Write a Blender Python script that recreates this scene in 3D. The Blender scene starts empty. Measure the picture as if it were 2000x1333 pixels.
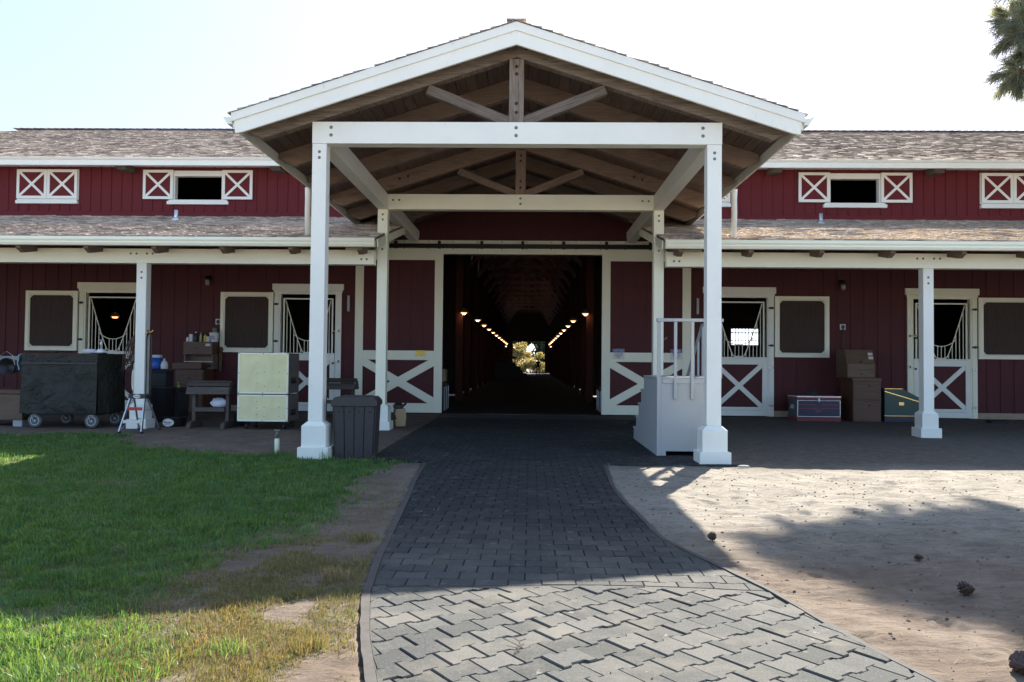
import bpy, math, random
import numpy as np
from mathutils import Vector, Matrix
random.seed(7); RNG = np.random.default_rng(11)
sc = bpy.context.scene
COL = sc.collection
PI = math.pi

# ------------------------------------------------------------------ mesh builder
class MB:
    def __init__(s):
        s.v, s.f, s.m, s.uv = [], [], [], []
    def poly(s, idx, uvs, m=0):
        s.f.append(idx); s.m.append(m); s.uv.extend(uvs)
    def obox(s, c, ax, half, m=0, long=None):
        c = Vector(c); ax = [Vector(a).normalized() for a in ax]
        n = len(s.v); L = {}
        for i in (-1, 1):
            for j in (-1, 1):
                for k in (-1, 1):
                    L[(i, j, k)] = len(s.v)
                    s.v.append(tuple(c + ax[0]*half[0]*i + ax[1]*half[1]*j + ax[2]*half[2]*k))
        if long is None: long = max(range(3), key=lambda q: half[q])
        ru, rv = random.random()*50, random.random()*50
        Q = [((-1,-1,-1),(-1,-1,1),(-1,1,1),(-1,1,-1)), ((1,-1,-1),(1,1,-1),(1,1,1),(1,-1,1)),
             ((-1,-1,-1),(1,-1,-1),(1,-1,1),(-1,-1,1)), ((-1,1,-1),(-1,1,1),(1,1,1),(1,1,-1)),
             ((-1,-1,-1),(-1,1,-1),(1,1,-1),(1,-1,-1)), ((-1,-1,1),(1,-1,1),(1,1,1),(-1,1,1))]
        for qi, q in enumerate(Q):
            fa = qi//2
            oth = [a for a in range(3) if a != fa]
            if long in oth: ua = long; va = [a for a in oth if a != long][0]
            else: ua, va = oth
            s.poly([L[k] for k in q], [(k[ua]*half[ua]+ru, k[va]*half[va]+rv+qi*.37) for k in q], m)
    def box(s, x0, x1, y0, y1, z0, z1, m=0, long=None):
        s.obox(((x0+x1)/2, (y0+y1)/2, (z0+z1)/2), ((1,0,0),(0,1,0),(0,0,1)),
               (abs(x1-x0)/2, abs(y1-y0)/2, abs(z1-z0)/2), m, long)
    def bar(s, p, q, w, h, up=(0,0,1), m=0):
        p, q = Vector(p), Vector(q); d = (q-p); l = d.length; d.normalize()
        side = d.cross(Vector(up)).normalized(); u = side.cross(d).normalized()
        s.obox((p+q)/2, (d, side, u), (l/2, w/2, h/2), m, 0)
    def prism(s, pts, axis, a, b, m=0):
        # pts: polygon in the plane across the axis; axis 'x': pts=(y,z); 'y': pts=(x,z); 'z': pts=(x,y)
        def P(p, t): return (t,p[0],p[1]) if axis == 'x' else (p[0],t,p[1]) if axis == 'y' else (p[0],p[1],t)
        n = len(pts); b0 = len(s.v); r = random.random()*40
        for t in (a, b):
            for p in pts: s.v.append(P(p, t))
        per = 0
        for i in range(n):
            j = (i+1) % n; l = math.dist(pts[i], pts[j])
            s.poly([b0+i, b0+j, b0+n+j, b0+n+i], [(a+r,per),(a+r,per+l),(b+r,per+l),(b+r,per)], m); per += l
        s.poly([b0+i for i in range(n)][::-1], [(p[0]+r,p[1]) for p in pts][::-1], m)
        s.poly([b0+n+i for i in range(n)], [(p[0]+r,p[1]) for p in pts], m)
    def lathe(s, prof, c=(0,0,0), n=20, m=0, axis='z', cap=True):
        b0 = len(s.v); c = Vector(c)
        for r, h in prof:
            for i in range(n):
                a = 2*PI*i/n; x, y = r*math.cos(a), r*math.sin(a)
                p = (x,y,h) if axis == 'z' else (x,h,y) if axis == 'y' else (h,x,y)
                s.v.append(tuple(c+Vector(p)))
        for k in range(len(prof)-1):
            for i in range(n):
                j = (i+1) % n
                s.poly([b0+k*n+i, b0+k*n+j, b0+(k+1)*n+j, b0+(k+1)*n+i],
                       [(i/n,prof[k][1]),((i+1)/n,prof[k][1]),((i+1)/n,prof[k+1][1]),(i/n,prof[k+1][1])], m)
        if cap:
            for k, rev in ((0, True), (len(prof)-1, False)):
                if prof[k][0] > 1e-4:
                    ii = [b0+k*n+i for i in range(n)]
                    s.poly(ii[::-1] if rev else ii, [(0,0)]*n, m)
    def tube(s, pts, r, n=8, m=0, closed=False):
        pts = [Vector(p) for p in pts]; N = len(pts); b0 = len(s.v); rr = r if isinstance(r, (list, tuple)) else [r]*N
        prev = None
        for i, p in enumerate(pts):
            a = pts[(i-1) % N] if (closed or i > 0) else p; b = pts[(i+1) % N] if (closed or i < N-1) else p
            d = (b-a).normalized()
            if prev is None:
                t = Vector((0,0,1)) if abs(d.z) < .9 else Vector((1,0,0)); u = d.cross(t).normalized()
            else:
                u = (prev - d*prev.dot(d)).normalized()
            w = d.cross(u); prev = u
            for k in range(n):
                an = 2*PI*k/n; s.v.append(tuple(p + (u*math.cos(an)+w*math.sin(an))*rr[i]))
        for i in range(N if closed else N-1):
            i2 = (i+1) % N
            for k in range(n):
                j = (k+1) % n
                s.poly([b0+i*n+k, b0+i*n+j, b0+i2*n+j, b0+i2*n+k], [(i,k/n),(i,(k+1)/n),(i+1,(k+1)/n),(i+1,k/n)], m)
        if not closed:
            s.poly([b0+k for k in range(n)][::-1], [(0,0)]*n, m)
            s.poly([b0+(N-1)*n+k for k in range(n)], [(0,0)]*n, m)
    def ball(s, c, r, n=10, m=0):
        r = (r,r,r) if not isinstance(r, (tuple, list)) else r
        b0 = len(s.v); R = n//2+1
        for i in range(R):
            t = PI*i/(R-1)
            for k in range(n):
                a = 2*PI*k/n
                s.v.append((c[0]+r[0]*math.sin(t)*math.cos(a), c[1]+r[1]*math.sin(t)*math.sin(a), c[2]-r[2]*math.cos(t)))
        for i in range(R-1):
            for k in range(n):
                j = (k+1) % n
                s.poly([b0+i*n+k, b0+i*n+j, b0+(i+1)*n+j, b0+(i+1)*n+k], [(0,0)]*4, m)
    def bolt(s, x, y, z, r=.022, m=1, d='y'):
        if d == 'y': s.lathe([(0,-.012),(r*.6,-.011),(r,-.003),(r,0)][::-1], (x,y,z), 10, m, 'y', False)
        else: s.lathe([(r,0),(r,.006),(0,.014)], (x,y,z), 10, m, 'x', False)
    def build(s, name, mats, parent=None, bevel=0, smooth=False, seg=1):
        me = bpy.data.meshes.new(name); me.from_pydata(s.v, [], s.f)
        uv = me.uv_layers.new(name='UVMap'); uv.data.foreach_set('uv', np.array(s.uv, dtype=np.float32).ravel())
        for mt in (mats if isinstance(mats, (list, tuple)) else [mats]): me.materials.append(mt)
        me.polygons.foreach_set('material_index', s.m)
        if smooth: me.polygons.foreach_set('use_smooth', [True]*len(s.f))
        me.update()
        o = bpy.data.objects.new(name, me); COL.objects.link(o)
        if parent: o.parent = parent
        if bevel:
            b = o.modifiers.new('bevel', 'BEVEL'); b.width = bevel; b.segments = seg; b.limit_method = 'ANGLE'; b.angle_limit = .6
        return o

def raw_mesh(name, V, quads, tris, mat, parent=None, smooth=False):
    me = bpy.data.meshes.new(name)
    nq, nt = len(quads), len(tris)
    me.vertices.add(len(V)); me.vertices.foreach_set('co', np.asarray(V, np.float32).ravel())
    li = np.concatenate([np.asarray(quads, np.int32).ravel(), np.asarray(tris, np.int32).ravel()]) if nt else np.asarray(quads, np.int32).ravel()
    me.loops.add(len(li)); me.loops.foreach_set('vertex_index', li)
    me.polygons.add(nq+nt)
    st = np.concatenate([np.arange(nq)*4, nq*4+np.arange(nt)*3]).astype(np.int32)
    me.polygons.foreach_set('loop_start', st)
    me.polygons.foreach_set('use_smooth', np.full(nq+nt, bool(smooth)))
    me.materials.append(mat); me.update(calc_edges=True); me.validate()
    o = bpy.data.objects.new(name, me); COL.objects.link(o)
    if parent: o.parent = parent
    return o

def tag(o, label=None, cat=None, group=None, kind=None):
    if label: o['label'] = label
    if cat: o['category'] = cat
    if group: o['group'] = group
    if kind: o['kind'] = kind
    return o
def thing(name, label, cat, loc=(0,0,0), rz=0, group=None):
    o = bpy.data.objects.new(name, None); COL.objects.link(o); o.location = loc; o.rotation_euler = (0,0,rz)
    o.empty_display_size = .1
    return tag(o, label, cat, group)
def dup(o, parent=None, loc=None, rz=None, label=None):
    c = o.copy(); COL.objects.link(c)
    if parent: c.parent = parent
    if loc is not None: c.location = loc
    if rz is not None: c.rotation_euler = (0,0,rz)
    if label: c['label'] = label
    for ch in list(o.children): dup(ch, c)
    return c

# ------------------------------------------------------------------ materials
class NT:
    def __init__(s, name):
        s.mat = bpy.data.materials.new(name); s.mat.use_nodes = True
        s.n = s.mat.node_tree.nodes; s.l = s.mat.node_tree.links; s.b = s.n['Principled BSDF']; s.out = s.n['Material Output']
    def N(s, t, ins=None, **kw):
        n = s.n.new(t)
        for k, v in kw.items(): setattr(n, k, v)
        for k, v in (ins or {}).items():
            if hasattr(v, 'is_output') or isinstance(v, bpy.types.NodeSocket): s.l.new(v, n.inputs[k])
            else: n.inputs[k].default_value = v
        return n
    def ramp(s, fac, stops):
        r = s.n.new('ShaderNodeValToRGB'); s.l.new(fac, r.inputs[0]); e = r.color_ramp.elements
        while len(e) < len(stops): e.new(.5)
        for i, (p, c) in enumerate(stops):
            e[i].position = p; e[i].color = (c if len(c) == 4 else (*c, 1)) if isinstance(c, (tuple, list)) else (c,c,c,1)
        return r.outputs[0]
    def mix(s, f, a, b, mode='MIX'):
        n = s.n.new('ShaderNodeMix'); n.data_type = 'RGBA'; n.blend_type = mode
        for i, v in ((0, f), (6, a), (7, b)):
            if isinstance(v, bpy.types.NodeSocket): s.l.new(v, n.inputs[i])
            else: n.inputs[i].default_value = (*v, 1) if isinstance(v, tuple) and len(v) == 3 else v
        return n.outputs[2]
    def noise(s, vec, scale, detail=4, rough=.55, dist=0):
        return s.N('ShaderNodeTexNoise', {'Vector': vec, 'Scale': scale, 'Detail': detail, 'Roughness': rough, 'Distortion': dist}).outputs[0]
    def uv(s, sx=1, sy=1):
        u = s.N('ShaderNodeUVMap')
        return s.N('ShaderNodeMapping', {'Vector': u.outputs[0], 'Scale': (sx, sy, 1)}).outputs[0]
    def obj(s, sc=(1,1,1)):
        t = s.N('ShaderNodeTexCoord'); return s.N('ShaderNodeMapping', {'Vector': t.outputs['Object'], 'Scale': sc}).outputs[0]
    def pos(s, sc=(1,1,1)):
        t = s.N('ShaderNodeNewGeometry'); return s.N('ShaderNodeMapping', {'Vector': t.outputs['Position'], 'Scale': sc}).outputs[0]
    def island(s): return s.N('ShaderNodeNewGeometry').outputs['Random Per Island']
    def bump(s, h, strength=.3, dist=.01, prev=None):
        n = s.N('ShaderNodeBump', {'Height': h, 'Strength': strength, 'Distance': dist})
        if prev: s.l.new(prev, n.inputs['Normal'])
        s.l.new(n.outputs[0], s.b.inputs['Normal']); return n.outputs[0]
    def set(s, **kw):
        for k, v in kw.items():
            i = s.b.inputs[k]
            if isinstance(v, bpy.types.NodeSocket): s.l.new(v, i)
            else: i.default_value = (*v, 1) if isinstance(v, tuple) and len(v) == 3 else v
        return s.mat

def simple(name, col, rough=.5, metal=0, var=.25, sc=30, bump=.1, spec=.5):
    t = NT(name); n = t.noise(t.obj(), sc, 5)
    c = t.mix(n, tuple(x*(1-var) for x in col), tuple(min(1, x*(1+var)) for x in col))
    if bump: t.bump(n, bump, .004)
    return t.set(**{'Base Color': c, 'Roughness': rough, 'Metallic': metal, 'Specular IOR Level': spec})

def paint(name, col, rough=.5, dirt=(.3,.27,.22), amt=.25, grain=.12):
    t = NT(name)
    n1 = t.noise(t.pos(), 1.3, 6, .65); n2 = t.noise(t.uv(1.2, 38), 3, 4, .6); n3 = t.noise(t.pos((1,1,.35)), 9, 6, .7)
    isl = t.island()
    c = t.mix(t.ramp(isl, [(0, .0), (1, .16)]), col, tuple(x*.8 for x in col))
    f = t.ramp(n1, [(.42, 0.), (.75, amt)]); c = t.mix(f, c, tuple(x*.72+d*.12 for x, d in zip(col, dirt)))
    f2 = t.ramp(n3, [(.62, 0.), (.75, amt*.9)]); c = t.mix(f2, c, dirt)
    t.bump(n2, grain, .004)
    return t.set(**{'Base Color': c, 'Roughness': rough, 'Specular IOR Level': .25 if rough > .55 else .5})
WHITE = paint('white_paint', (.85,.84,.745), .5, (.40,.36,.28), .32)
CREAM = paint('cream_paint', (.89,.87,.68), .5, (.40,.35,.26), .22)
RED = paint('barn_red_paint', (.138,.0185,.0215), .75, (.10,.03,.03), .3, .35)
REDW = paint('shaded_red_paint', (.085,.020,.022), .6, (.06,.022,.022), .3, .4)  # barn red again, porch shade darkened into the colour
GREYP = paint('grey_paint', (.39,.40,.395), .5, (.25,.25,.24), .25)

def wood(name, a, b, rough=.75, sx=1.2, sy=22, bmp=.5, isl=.5):
    t = NT(name)
    w = t.noise(t.uv(sx, sy), 2.2, 8, .65, .6); k = t.noise(t.uv(sx*.9, 4), 1.6, 3, .5, 1.5)
    c = t.mix(t.ramp(w, [(.3, 0.), (.7, 1.)]), a, b)
    c = t.mix(t.ramp(k, [(.52, 0.), (.8, .55)]), c, tuple(x*.35 for x in a))
    c = t.mix(t.ramp(t.island(), [(0, 0.), (1, isl)]), c, tuple(x*.55 for x in a))
    t.bump(w, bmp, .006)
    return t.set(**{'Base Color': c, 'Roughness': rough})
WGREY = wood('weathered_timber', (.085,.06,.044), (.33,.265,.205))
WDARK = wood('stained_timber', (.19,.125,.09), (.33,.225,.165))
WDECK = wood('soffit_boards', (.14,.088,.068), (.235,.155,.118), .8, 1, 14, .4, .6)
WTRUNK = wood('red_brown_wood', (.085,.036,.019), (.14,.065,.034), .5, 1, 14, .2, .2)
WOLD = wood('pale_brown_wood', (.115,.066,.036), (.17,.105,.06), .55, 1, 14, .2, .2)
WSTAND = wood('dark_rack_wood', (.075,.058,.045), (.14,.11,.09), .6, 1, 14, .2, .4)
WSHUT = wood('shutter_board', (.038,.021,.014), (.062,.035,.024), .75, 1, 10, .2, .2)
INNER = wood('interior_boards', (.085,.055,.045), (.14,.085,.065), .9)
REDPOST = wood('red_stained_post', (.14,.035,.02), (.19,.05,.03), .8)

TRUSSW = wood('aisle_truss_timber', (.55,.27,.19), (.68,.36,.26), .7)
def shingle(name, cols):
    t = NT(name); isl = t.island()
    c = t.ramp(isl, [(i/(len(cols)-1), c) for i, c in enumerate(cols)])
    n = t.noise(t.pos(), 60, 5, .7); p = t.noise(t.pos(), .5, 4, .6); q = t.noise(t.pos((1,1.6,1)), 4.2, 4, .75, .4); c = t.mix(t.ramp(q, [(.40, .62), (.55, 0.)]), c, (.10,.085,.08))
    c = t.mix(t.ramp(n, [(.3, 0.), (.7, .3)]), c, (.15,.12,.11)); c = t.mix(t.ramp(p, [(.4, 0.), (.7, .3)]), c, (.63,.52,.42))
    t.bump(n, .6, .004)
    return t.set(**{'Base Color': c, 'Roughness': .9, 'Specular IOR Level': .2})
SHING = shingle('asphalt_shingles', [(.13,.105,.092), (.70,.56,.45), (.37,.30,.245), (.80,.66,.54), (.22,.178,.15), (.64,.52,.43)])
BLACKM = simple('black_iron', (.02,.02,.022), .45, .6)
BOLT = simple('galvanised_bolt', (.20,.19,.17), .4, .85)
BOLTD = simple('dark_bolt', (.035,.033,.03), .5, .6)
ALU = simple('aluminium', (.62,.63,.64), .32, .9, .1)
STEEL = simple('brushed_steel', (.45,.45,.46), .35, .9)
BRASS = simple('brass', (.75,.52,.20), .25, 1., .15)
BLACKP = simple('black_plastic', (.018,.018,.02), .42, 0, .3)
DARKC = simple('dark_interior', (.012,.011,.013), .9)
def tarp():
    t = NT('olive_black_tarpaulin'); n = t.noise(t.obj(), 5, 6, .6, .6); n2 = t.noise(t.obj((1,1,.6)), 17, 4, .6, .8)
    c = t.mix(n, (.014,.0145,.011), (.036,.035,.025)); b = t.bump(n, .8, .07); t.bump(n2, .6, .03, b)
    return t.set(**{'Base Color': c, 'Roughness': .5, 'Specular IOR Level': .3})
TARP = tarp()
BINP = simple('brown_black_plastic', (.035,.030,.031), .5, 0, .25, 14)
RUBBER = simple('grey_rubber', (.10,.10,.10), .7)
WHITEPL = simple('white_plastic', (.7,.71,.72), .4, 0, .08)
BLUEP = simple('blue_plastic', (.02,.10,.42), .35)
GREENT = simple('green_trunk_paint', (.016,.058,.045), .35)
BLUET = simple('navy_trunk_paint', (.010,.014,.045), .35)
REDT = simple('dark_red_trim', (.16,.012,.02), .4)
REDL = simple('red_plastic', (.45,.04,.03), .4)
YELL = simple('yellow_label', (.6,.5,.05), .5)
PAPER = simple('kraft_paper', (.45,.32,.18), .8)
CLOTH = simple('white_cloth', (.62,.63,.68), .9, 0, .15, 12, .5)
BLUEB = simple('pale_blue_fabric', (.20,.30,.36), .7, 0, .3, 8, .4)
LEATHER = simple('brown_leather', (.06,.03,.02), .45)
SKIN = simple('skin', (.35,.2,.14), .6)
CLOTHD = simple('dark_clothes', (.02,.02,.025), .8)
STONE = simple('pale_stone', (.42,.40,.36), .9)
CONC = simple('tan_concrete', (.36,.27,.19), .9, 0, .25, 6)
SIGNB = simple('sign_blue', (.03,.08,.30), .4, 0, .1); SIGNW = simple('sign_white', (.68,.67,.62), .4, 0, .1); SIGNT = simple('sign_ink', (.05,.05,.07), .6)
LABELW = simple('paper_label', (.62,.58,.5), .8, 0, .1); YPL = simple('brass_plaque', (.6,.45,.12), .4, .6)
def crate_mat():
    t = NT('scuffed_cream_plywood'); n = t.noise(t.obj((1,1,1)), 3.5, 8, .7); g = t.noise(t.obj((3,3,40)), 2, 5); sp = t.noise(t.obj((8,8,30)), 5, 6, .8)
    c = t.mix(t.ramp(n, [(.4, 0.), (.75, .7)]), (.82,.76,.42), (.58,.52,.28)); c = t.mix(t.ramp(sp, [(.64, 0.), (.74, .6)]), c, (.16,.14,.10))
    t.bump(g, .3, .004); return t.set(**{'Base Color': c, 'Roughness': .55})
CRATE = crate_mat(); CRATES = simple('grey_brown_crate_side', (.13,.11,.10), .6)
def emis(name, col, st):
    t = NT(name); return t.set(**{'Base Color': col, 'Emission Color': col, 'Emission Strength': st})
GLOW = emis('lamp_glass_lit', (1., .47, .18), .42); GLOWC = emis('lamp_bulb_lit', (1., .70, .42), 3.2); GLOW2 = emis('amber_bulb', (1., .45, .06), .35)

def ground_mat():
    t = NT('trodden_dirt'); p = t.pos()
    a = t.noise(p, 2.2, 10, .68); b = t.noise(p, 26, 8, .7); c0 = t.noise(t.pos((1,3.2,1)), 6, 8, .7, .6); big = t.noise(p, .45, 3)
    sep = t.N('ShaderNodeSeparateXYZ', {'Vector': p}); X, Y = sep.outputs[0], sep.outputs[1]
    sand = t.mix(t.ramp(a, [(.3, 0.), (.7, 1.)]), (.198,.177,.145), (.29,.264,.222))
    soil = t.mix(t.ramp(a, [(.3, 0.), (.7, 1.)]), (.115,.084,.065), (.205,.158,.125))
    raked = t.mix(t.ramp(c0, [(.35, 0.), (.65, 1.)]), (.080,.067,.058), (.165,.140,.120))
    def m(v, lo, hi):
        r = t.N('ShaderNodeMapRange', {'Value': v, 'From Min': lo, 'From Max': hi}); return r.outputs[0]
    wob = t.N('ShaderNodeMath', {0: big, 1: 1.6}, operation='MULTIPLY').outputs[0]
    yy = t.N('ShaderNodeMath', {0: Y, 1: wob}, operation='ADD').outputs[0]
    xx = t.N('ShaderNodeMath', {0: X, 1: wob}, operation='ADD').outputs[0]
    col = t.mix(m(xx, -.4, .2), soil, sand)
    leftpath = t.mix(t.ramp(a, [(.4, 0.), (.7, 1.)]), (.13,.098,.074), (.215,.172,.135))
    fl = t.N('ShaderNodeMath', {0: m(xx, -1.3, -.2), 1: m(Y, -3.5, -5.5)}, operation='MULTIPLY').outputs[0]
    col = t.mix(fl, col, leftpath)
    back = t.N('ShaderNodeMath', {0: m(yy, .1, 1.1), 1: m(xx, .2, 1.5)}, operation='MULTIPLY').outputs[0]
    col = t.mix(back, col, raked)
    col = t.mix(m(yy, -7.9, -10.), col, t.mix(a, (.46,.41,.335), (.58,.52,.43)))  # unseen ground behind the camera, made pale to bounce light onto the front
    col = t.mix(t.ramp(b, [(.56, 0.), (.72, .55)]), col, (.10,.075,.055))
    col = t.mix(t.ramp(t.noise(p, 70, 4, .6), [(.68, 0.), (.76, .5)]), col, (.38,.33,.27))
    rk = t.noise(t.pos((1.3,4.5,1)), 3.4, 8, .72, .9); col = t.mix(t.ramp(rk, [(.40, .40), (.50, 0.)]), col, (.06,.05,.042)); nb = t.bump(b, .5, .02); nb = t.bump(c0, .55, .03, nb); t.bump(rk, .5, .02, nb)
    return t.set(**{'Base Color': col, 'Roughness': .95, 'Specular IOR Level': .15})
DIRT = ground_mat()
def paver_mat():
    t = NT('concrete_pavers'); p = t.pos(); isl = t.island()
    c = t.ramp(isl, [(0, (.045,.048,.046)), (.4, (.062,.064,.061)), (.8, (.078,.079,.074)), (1, (.105,.102,.094))])
    g = t.noise(p, 105, 6, .85); b = t.noise(p, 2.2, 7, .7); s = t.noise(p, 9, 6, .72, .4); d = t.noise(p, .8, 6, .65)
    c = t.mix(t.ramp(g, [(.30, .75), (.48, 0.)]), c, (.022,.024,.024)); c = t.mix(t.ramp(g, [(.54, 0.), (.68, .7)]), c, (.21,.205,.19))
    c = t.mix(t.ramp(b, [(.47, 0.), (.68, .62)]), c, (.165,.148,.120))
    c = t.mix(t.ramp(s, [(.63, 0.), (.70, .6)]), c, (.26,.24,.21))
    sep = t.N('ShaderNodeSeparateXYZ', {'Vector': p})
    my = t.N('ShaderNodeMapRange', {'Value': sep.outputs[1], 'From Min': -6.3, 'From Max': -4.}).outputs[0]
    c = t.mix(t.N('ShaderNodeMath', {0: my, 1: t.ramp(d, [(.3, .92), (.7, .62)])}, operation='MULTIPLY').outputs[0], c, (.014,.015,.017))  # far path and pad darkened in colour to deepen the portico's shade
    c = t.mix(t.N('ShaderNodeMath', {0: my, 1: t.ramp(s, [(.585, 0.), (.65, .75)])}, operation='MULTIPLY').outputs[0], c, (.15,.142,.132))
    nb = t.bump(g, .8, .004); t.bump(b, .2, .01, nb)
    return t.set(**{'Base Color': c, 'Roughness': .85, 'Specular IOR Level': .22})
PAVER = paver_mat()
def grass_mat(name, cols, trans=.45, rough=.45, spec=.35):
    t = NT(name); isl = t.island(); n = t.noise(t.pos(), .9, 4, .6)
    c = t.ramp(isl, [(i/(len(cols)-1), c) for i, c in enumerate(cols)])
    n2 = t.noise(t.pos(), 5, 3, .6); c = t.mix(t.ramp(n, [(.42, 0.), (.7, .45)]), c, cols[-1]); c = t.mix(t.ramp(n2, [(.35, .35), (.6, 0.)]), c, cols[0])
    t.set(**{'Base Color': c, 'Roughness': rough, 'Specular IOR Level': spec})
    tr = t.N('ShaderNodeBsdfTranslucent', {'Color': t.mix(1., c, (1.75,1.5,.8), 'MULTIPLY')})
    mx = t.N('ShaderNodeMixShader', {0: trans, 1: t.b.outputs[0], 2: tr.outputs[0]})
    t.l.new(mx.outputs[0], t.out.inputs[0]); return t.mat
GRASS = grass_mat('lawn_blades', [(.030,.090,.034), (.068,.175,.050), (.115,.225,.050), (.060,.155,.075), (.15,.26,.065), (.23,.29,.10), (.09,.18,.055)])
STRAW = grass_mat('dry_blades', [(.19,.145,.075), (.28,.22,.12), (.13,.10,.052), (.14,.17,.06), (.33,.27,.155), (.10,.15,.04)], .3, .8, .1)
STRAWL = grass_mat('bleached_straw', [(.30,.24,.15), (.38,.31,.19), (.22,.16,.09)], .2, .9, .05)
NEEDLE = grass_mat("pine_needles", [(.12,.17,.14), (.18,.24,.19), (.20,.23,.19), (.22,.20,.16)], .5)
LEAFY = grass_mat('yellow_leaves', [(.24,.20,.10), (.33,.29,.17), (.18,.18,.085), (.38,.33,.19), (.09,.12,.05)], .5)
LEAFG = grass_mat('dark_green_leaves', [(.03,.05,.02), (.05,.075,.03), (.08,.09,.035)], .35)
BARK = wood('pine_bark', (.10,.06,.04), (.20,.13,.09), .9, 3, 9, 1.)

# ------------------------------------------------------------------ camera, light
CAM = (.2214, -10.5841, 1.3); PITCH, YAW, ROLL, FPX = .0267, -.0235, .0096, 1556.
fw = Vector((math.sin(YAW)*math.cos(PITCH), math.cos(YAW)*math.cos(PITCH), math.sin(PITCH)))
rt = Vector((math.cos(YAW), -math.sin(YAW), 0)); up = rt.cross(fw)
r2 = math.cos(ROLL)*rt + math.sin(ROLL)*up; u2 = -math.sin(ROLL)*rt + math.cos(ROLL)*up
cd = bpy.data.cameras.new('camera'); cam = bpy.data.objects.new('camera', cd); COL.objects.link(cam)
M = Matrix((r2, u2, -fw)).transposed().to_4x4(); M.translation = Vector(CAM); cam.matrix_world = M
cd.sensor_width = 36; cd.lens = 36*FPX/2000; cd.clip_end = 2000; cd.clip_start = .05; sc.camera = cam
SUN = Vector((.44, 1., .88)).normalized()
ld = bpy.data.lights.new('sun', 'SUN'); ld.energy = 2.65; ld.angle = math.radians(.55); ld.color = (1., .93, .82)
lo = bpy.data.objects.new('sun', ld); COL.objects.link(lo); lo.rotation_euler = (-SUN).to_track_quat('-Z', 'Y').to_euler(); lo.location = (10, 20, 20)
w = bpy.data.worlds.new('World'); sc.world = w; w.use_nodes = True
sky = w.node_tree.nodes.new('ShaderNodeTexSky'); sky.sky_type = 'NISHITA'; sky.sun_disc = False
sky.sun_elevation = math.asin(SUN.z); sky.sun_rotation = math.atan2(SUN.x, SUN.y)
sky.air_density = .3; sky.dust_density = .5; sky.ozone_density = 1.; sky.altitude = 50
bg = w.node_tree.nodes['Background']; bg.inputs[1].default_value = .15
SKYG, SKYS = .35, 1.2
gm = w.node_tree.nodes.new('ShaderNodeGamma'); gm.inputs[1].default_value = SKYG
vs_ = w.node_tree.nodes.new('ShaderNodeVectorMath'); vs_.operation = 'SCALE'; vs_.inputs['Scale'].default_value = SKYS
w.node_tree.links.new(sky.outputs[0], gm.inputs[0]); w.node_tree.links.new(gm.outputs[0], vs_.inputs[0]); hs = w.node_tree.nodes.new('ShaderNodeHueSaturation'); hs.inputs['Saturation'].default_value = 1.7
w.node_tree.links.new(vs_.outputs[0], hs.inputs['Color']); w.node_tree.links.new(hs.outputs[0], bg.inputs[0])
sc.view_settings.view_transform = 'Standard'; sc.view_settings.look = 'None'; sc.view_settings.exposure = 2.67; sc.view_settings.gamma = 1
sc.cycles.max_bounces = 8; sc.cycles.diffuse_bounces = 5; sc.cycles.use_denoising = True; sc.cycles.sample_clamp_indirect = 8

# ------------------------------------------------------------------ noise helpers
_P = RNG.random((256, 256))
def vnoise(x, y):
    xi, yi = np.floor(x).astype(int), np.floor(y).astype(int); fx, fy = x-xi, y-yi
    fx = fx*fx*(3-2*fx); fy = fy*fy*(3-2*fy); g = lambda a, b: _P[a % 256, b % 256]
    return (g(xi,yi)*(1-fx)+g(xi+1,yi)*fx)*(1-fy)+(g(xi,yi+1)*(1-fx)+g(xi+1,yi+1)*fx)*fy
def fbm(x, y, o=4):
    r = 0; a = .5
    for i in range(o): r = r+a*vnoise(x*2**i+17.3*i, y*2**i+5.1*i); a *= .5
    return r
def inpoly(px, py, poly):
    c = np.zeros(px.shape, bool); n = len(poly)
    for i in range(n):
        x1, y1 = poly[i]; x2, y2 = poly[(i+1) % n]
        k = (y1 > py) != (y2 > py); c ^= k & (px < (x2-x1)*(py-y1)/((y2-y1) if y2 != y1 else 1e-9)+x1)
    return c
def interp(pts, y):
    ys = [p[1] for p in pts]; xs = [p[0] for p in pts]; o = np.argsort(ys)
    return np.interp(y, np.array(ys)[o], np.array(xs)[o])

# ------------------------------------------------------------------ ground, path
PL = [(-1.15,.0), (-1.10,-.6), (-1.02,-2.0), (-.90,-3.44), (-.78,-5.16), (-.68,-6.12), (-.55,-6.78), (-.39,-7.4), (.0,-8.4), (.6,-9.6), (1.6,-11.5)]
PR = [(1.20,.0), (1.17,-.6), (1.10,-2.0), (1.11,-2.9), (1.21,-4.56), (1.42,-5.31), (1.60,-5.9), (1.72,-6.46), (1.82,-6.9), (1.96,-7.4), (2.3,-8.4), (2.9,-9.6), (4.2,-11.5)]
def on_path(X, Y, grow=0.):
    a = (Y < 0.02) & (X > interp(PL, Y)-grow) & (X < interp(PR, Y)+grow)
    b = (Y >= -.22-grow) & (Y < 9.6) & (X > -1.92-grow) & (X < 2.86+grow) & ~((Y < .35) & (X < -1.62-grow))
    return a | b
LAWN = [(-30,2.6), (-8.66,2.6), (-8.0,2.95), (-6.87,2.75), (-6.2,1.8), (-5.5,1.25), (-5.06,1.01), (-4.0,.45), (-2.87,.12), (-1.78,-.1), (-1.60,-.5), (-1.66,-1.78), (-1.42,-3.0), (-1.38,-3.6), (-1.46,-4.2), (-1.5,-4.9), (-1.75,-5.7), (-1.72,-6.3), (-1.35,-7.0), (-1.1,-7.6), (-1.0,-9.5), (-30,-9.5)]
HOOF = [(random.uniform(1.5,6.5), random.uniform(-7.2,-.8), random.uniform(.05,.09), random.uniform(.008,.022), random.uniform(0,3)) for _ in range(110)]
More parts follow.
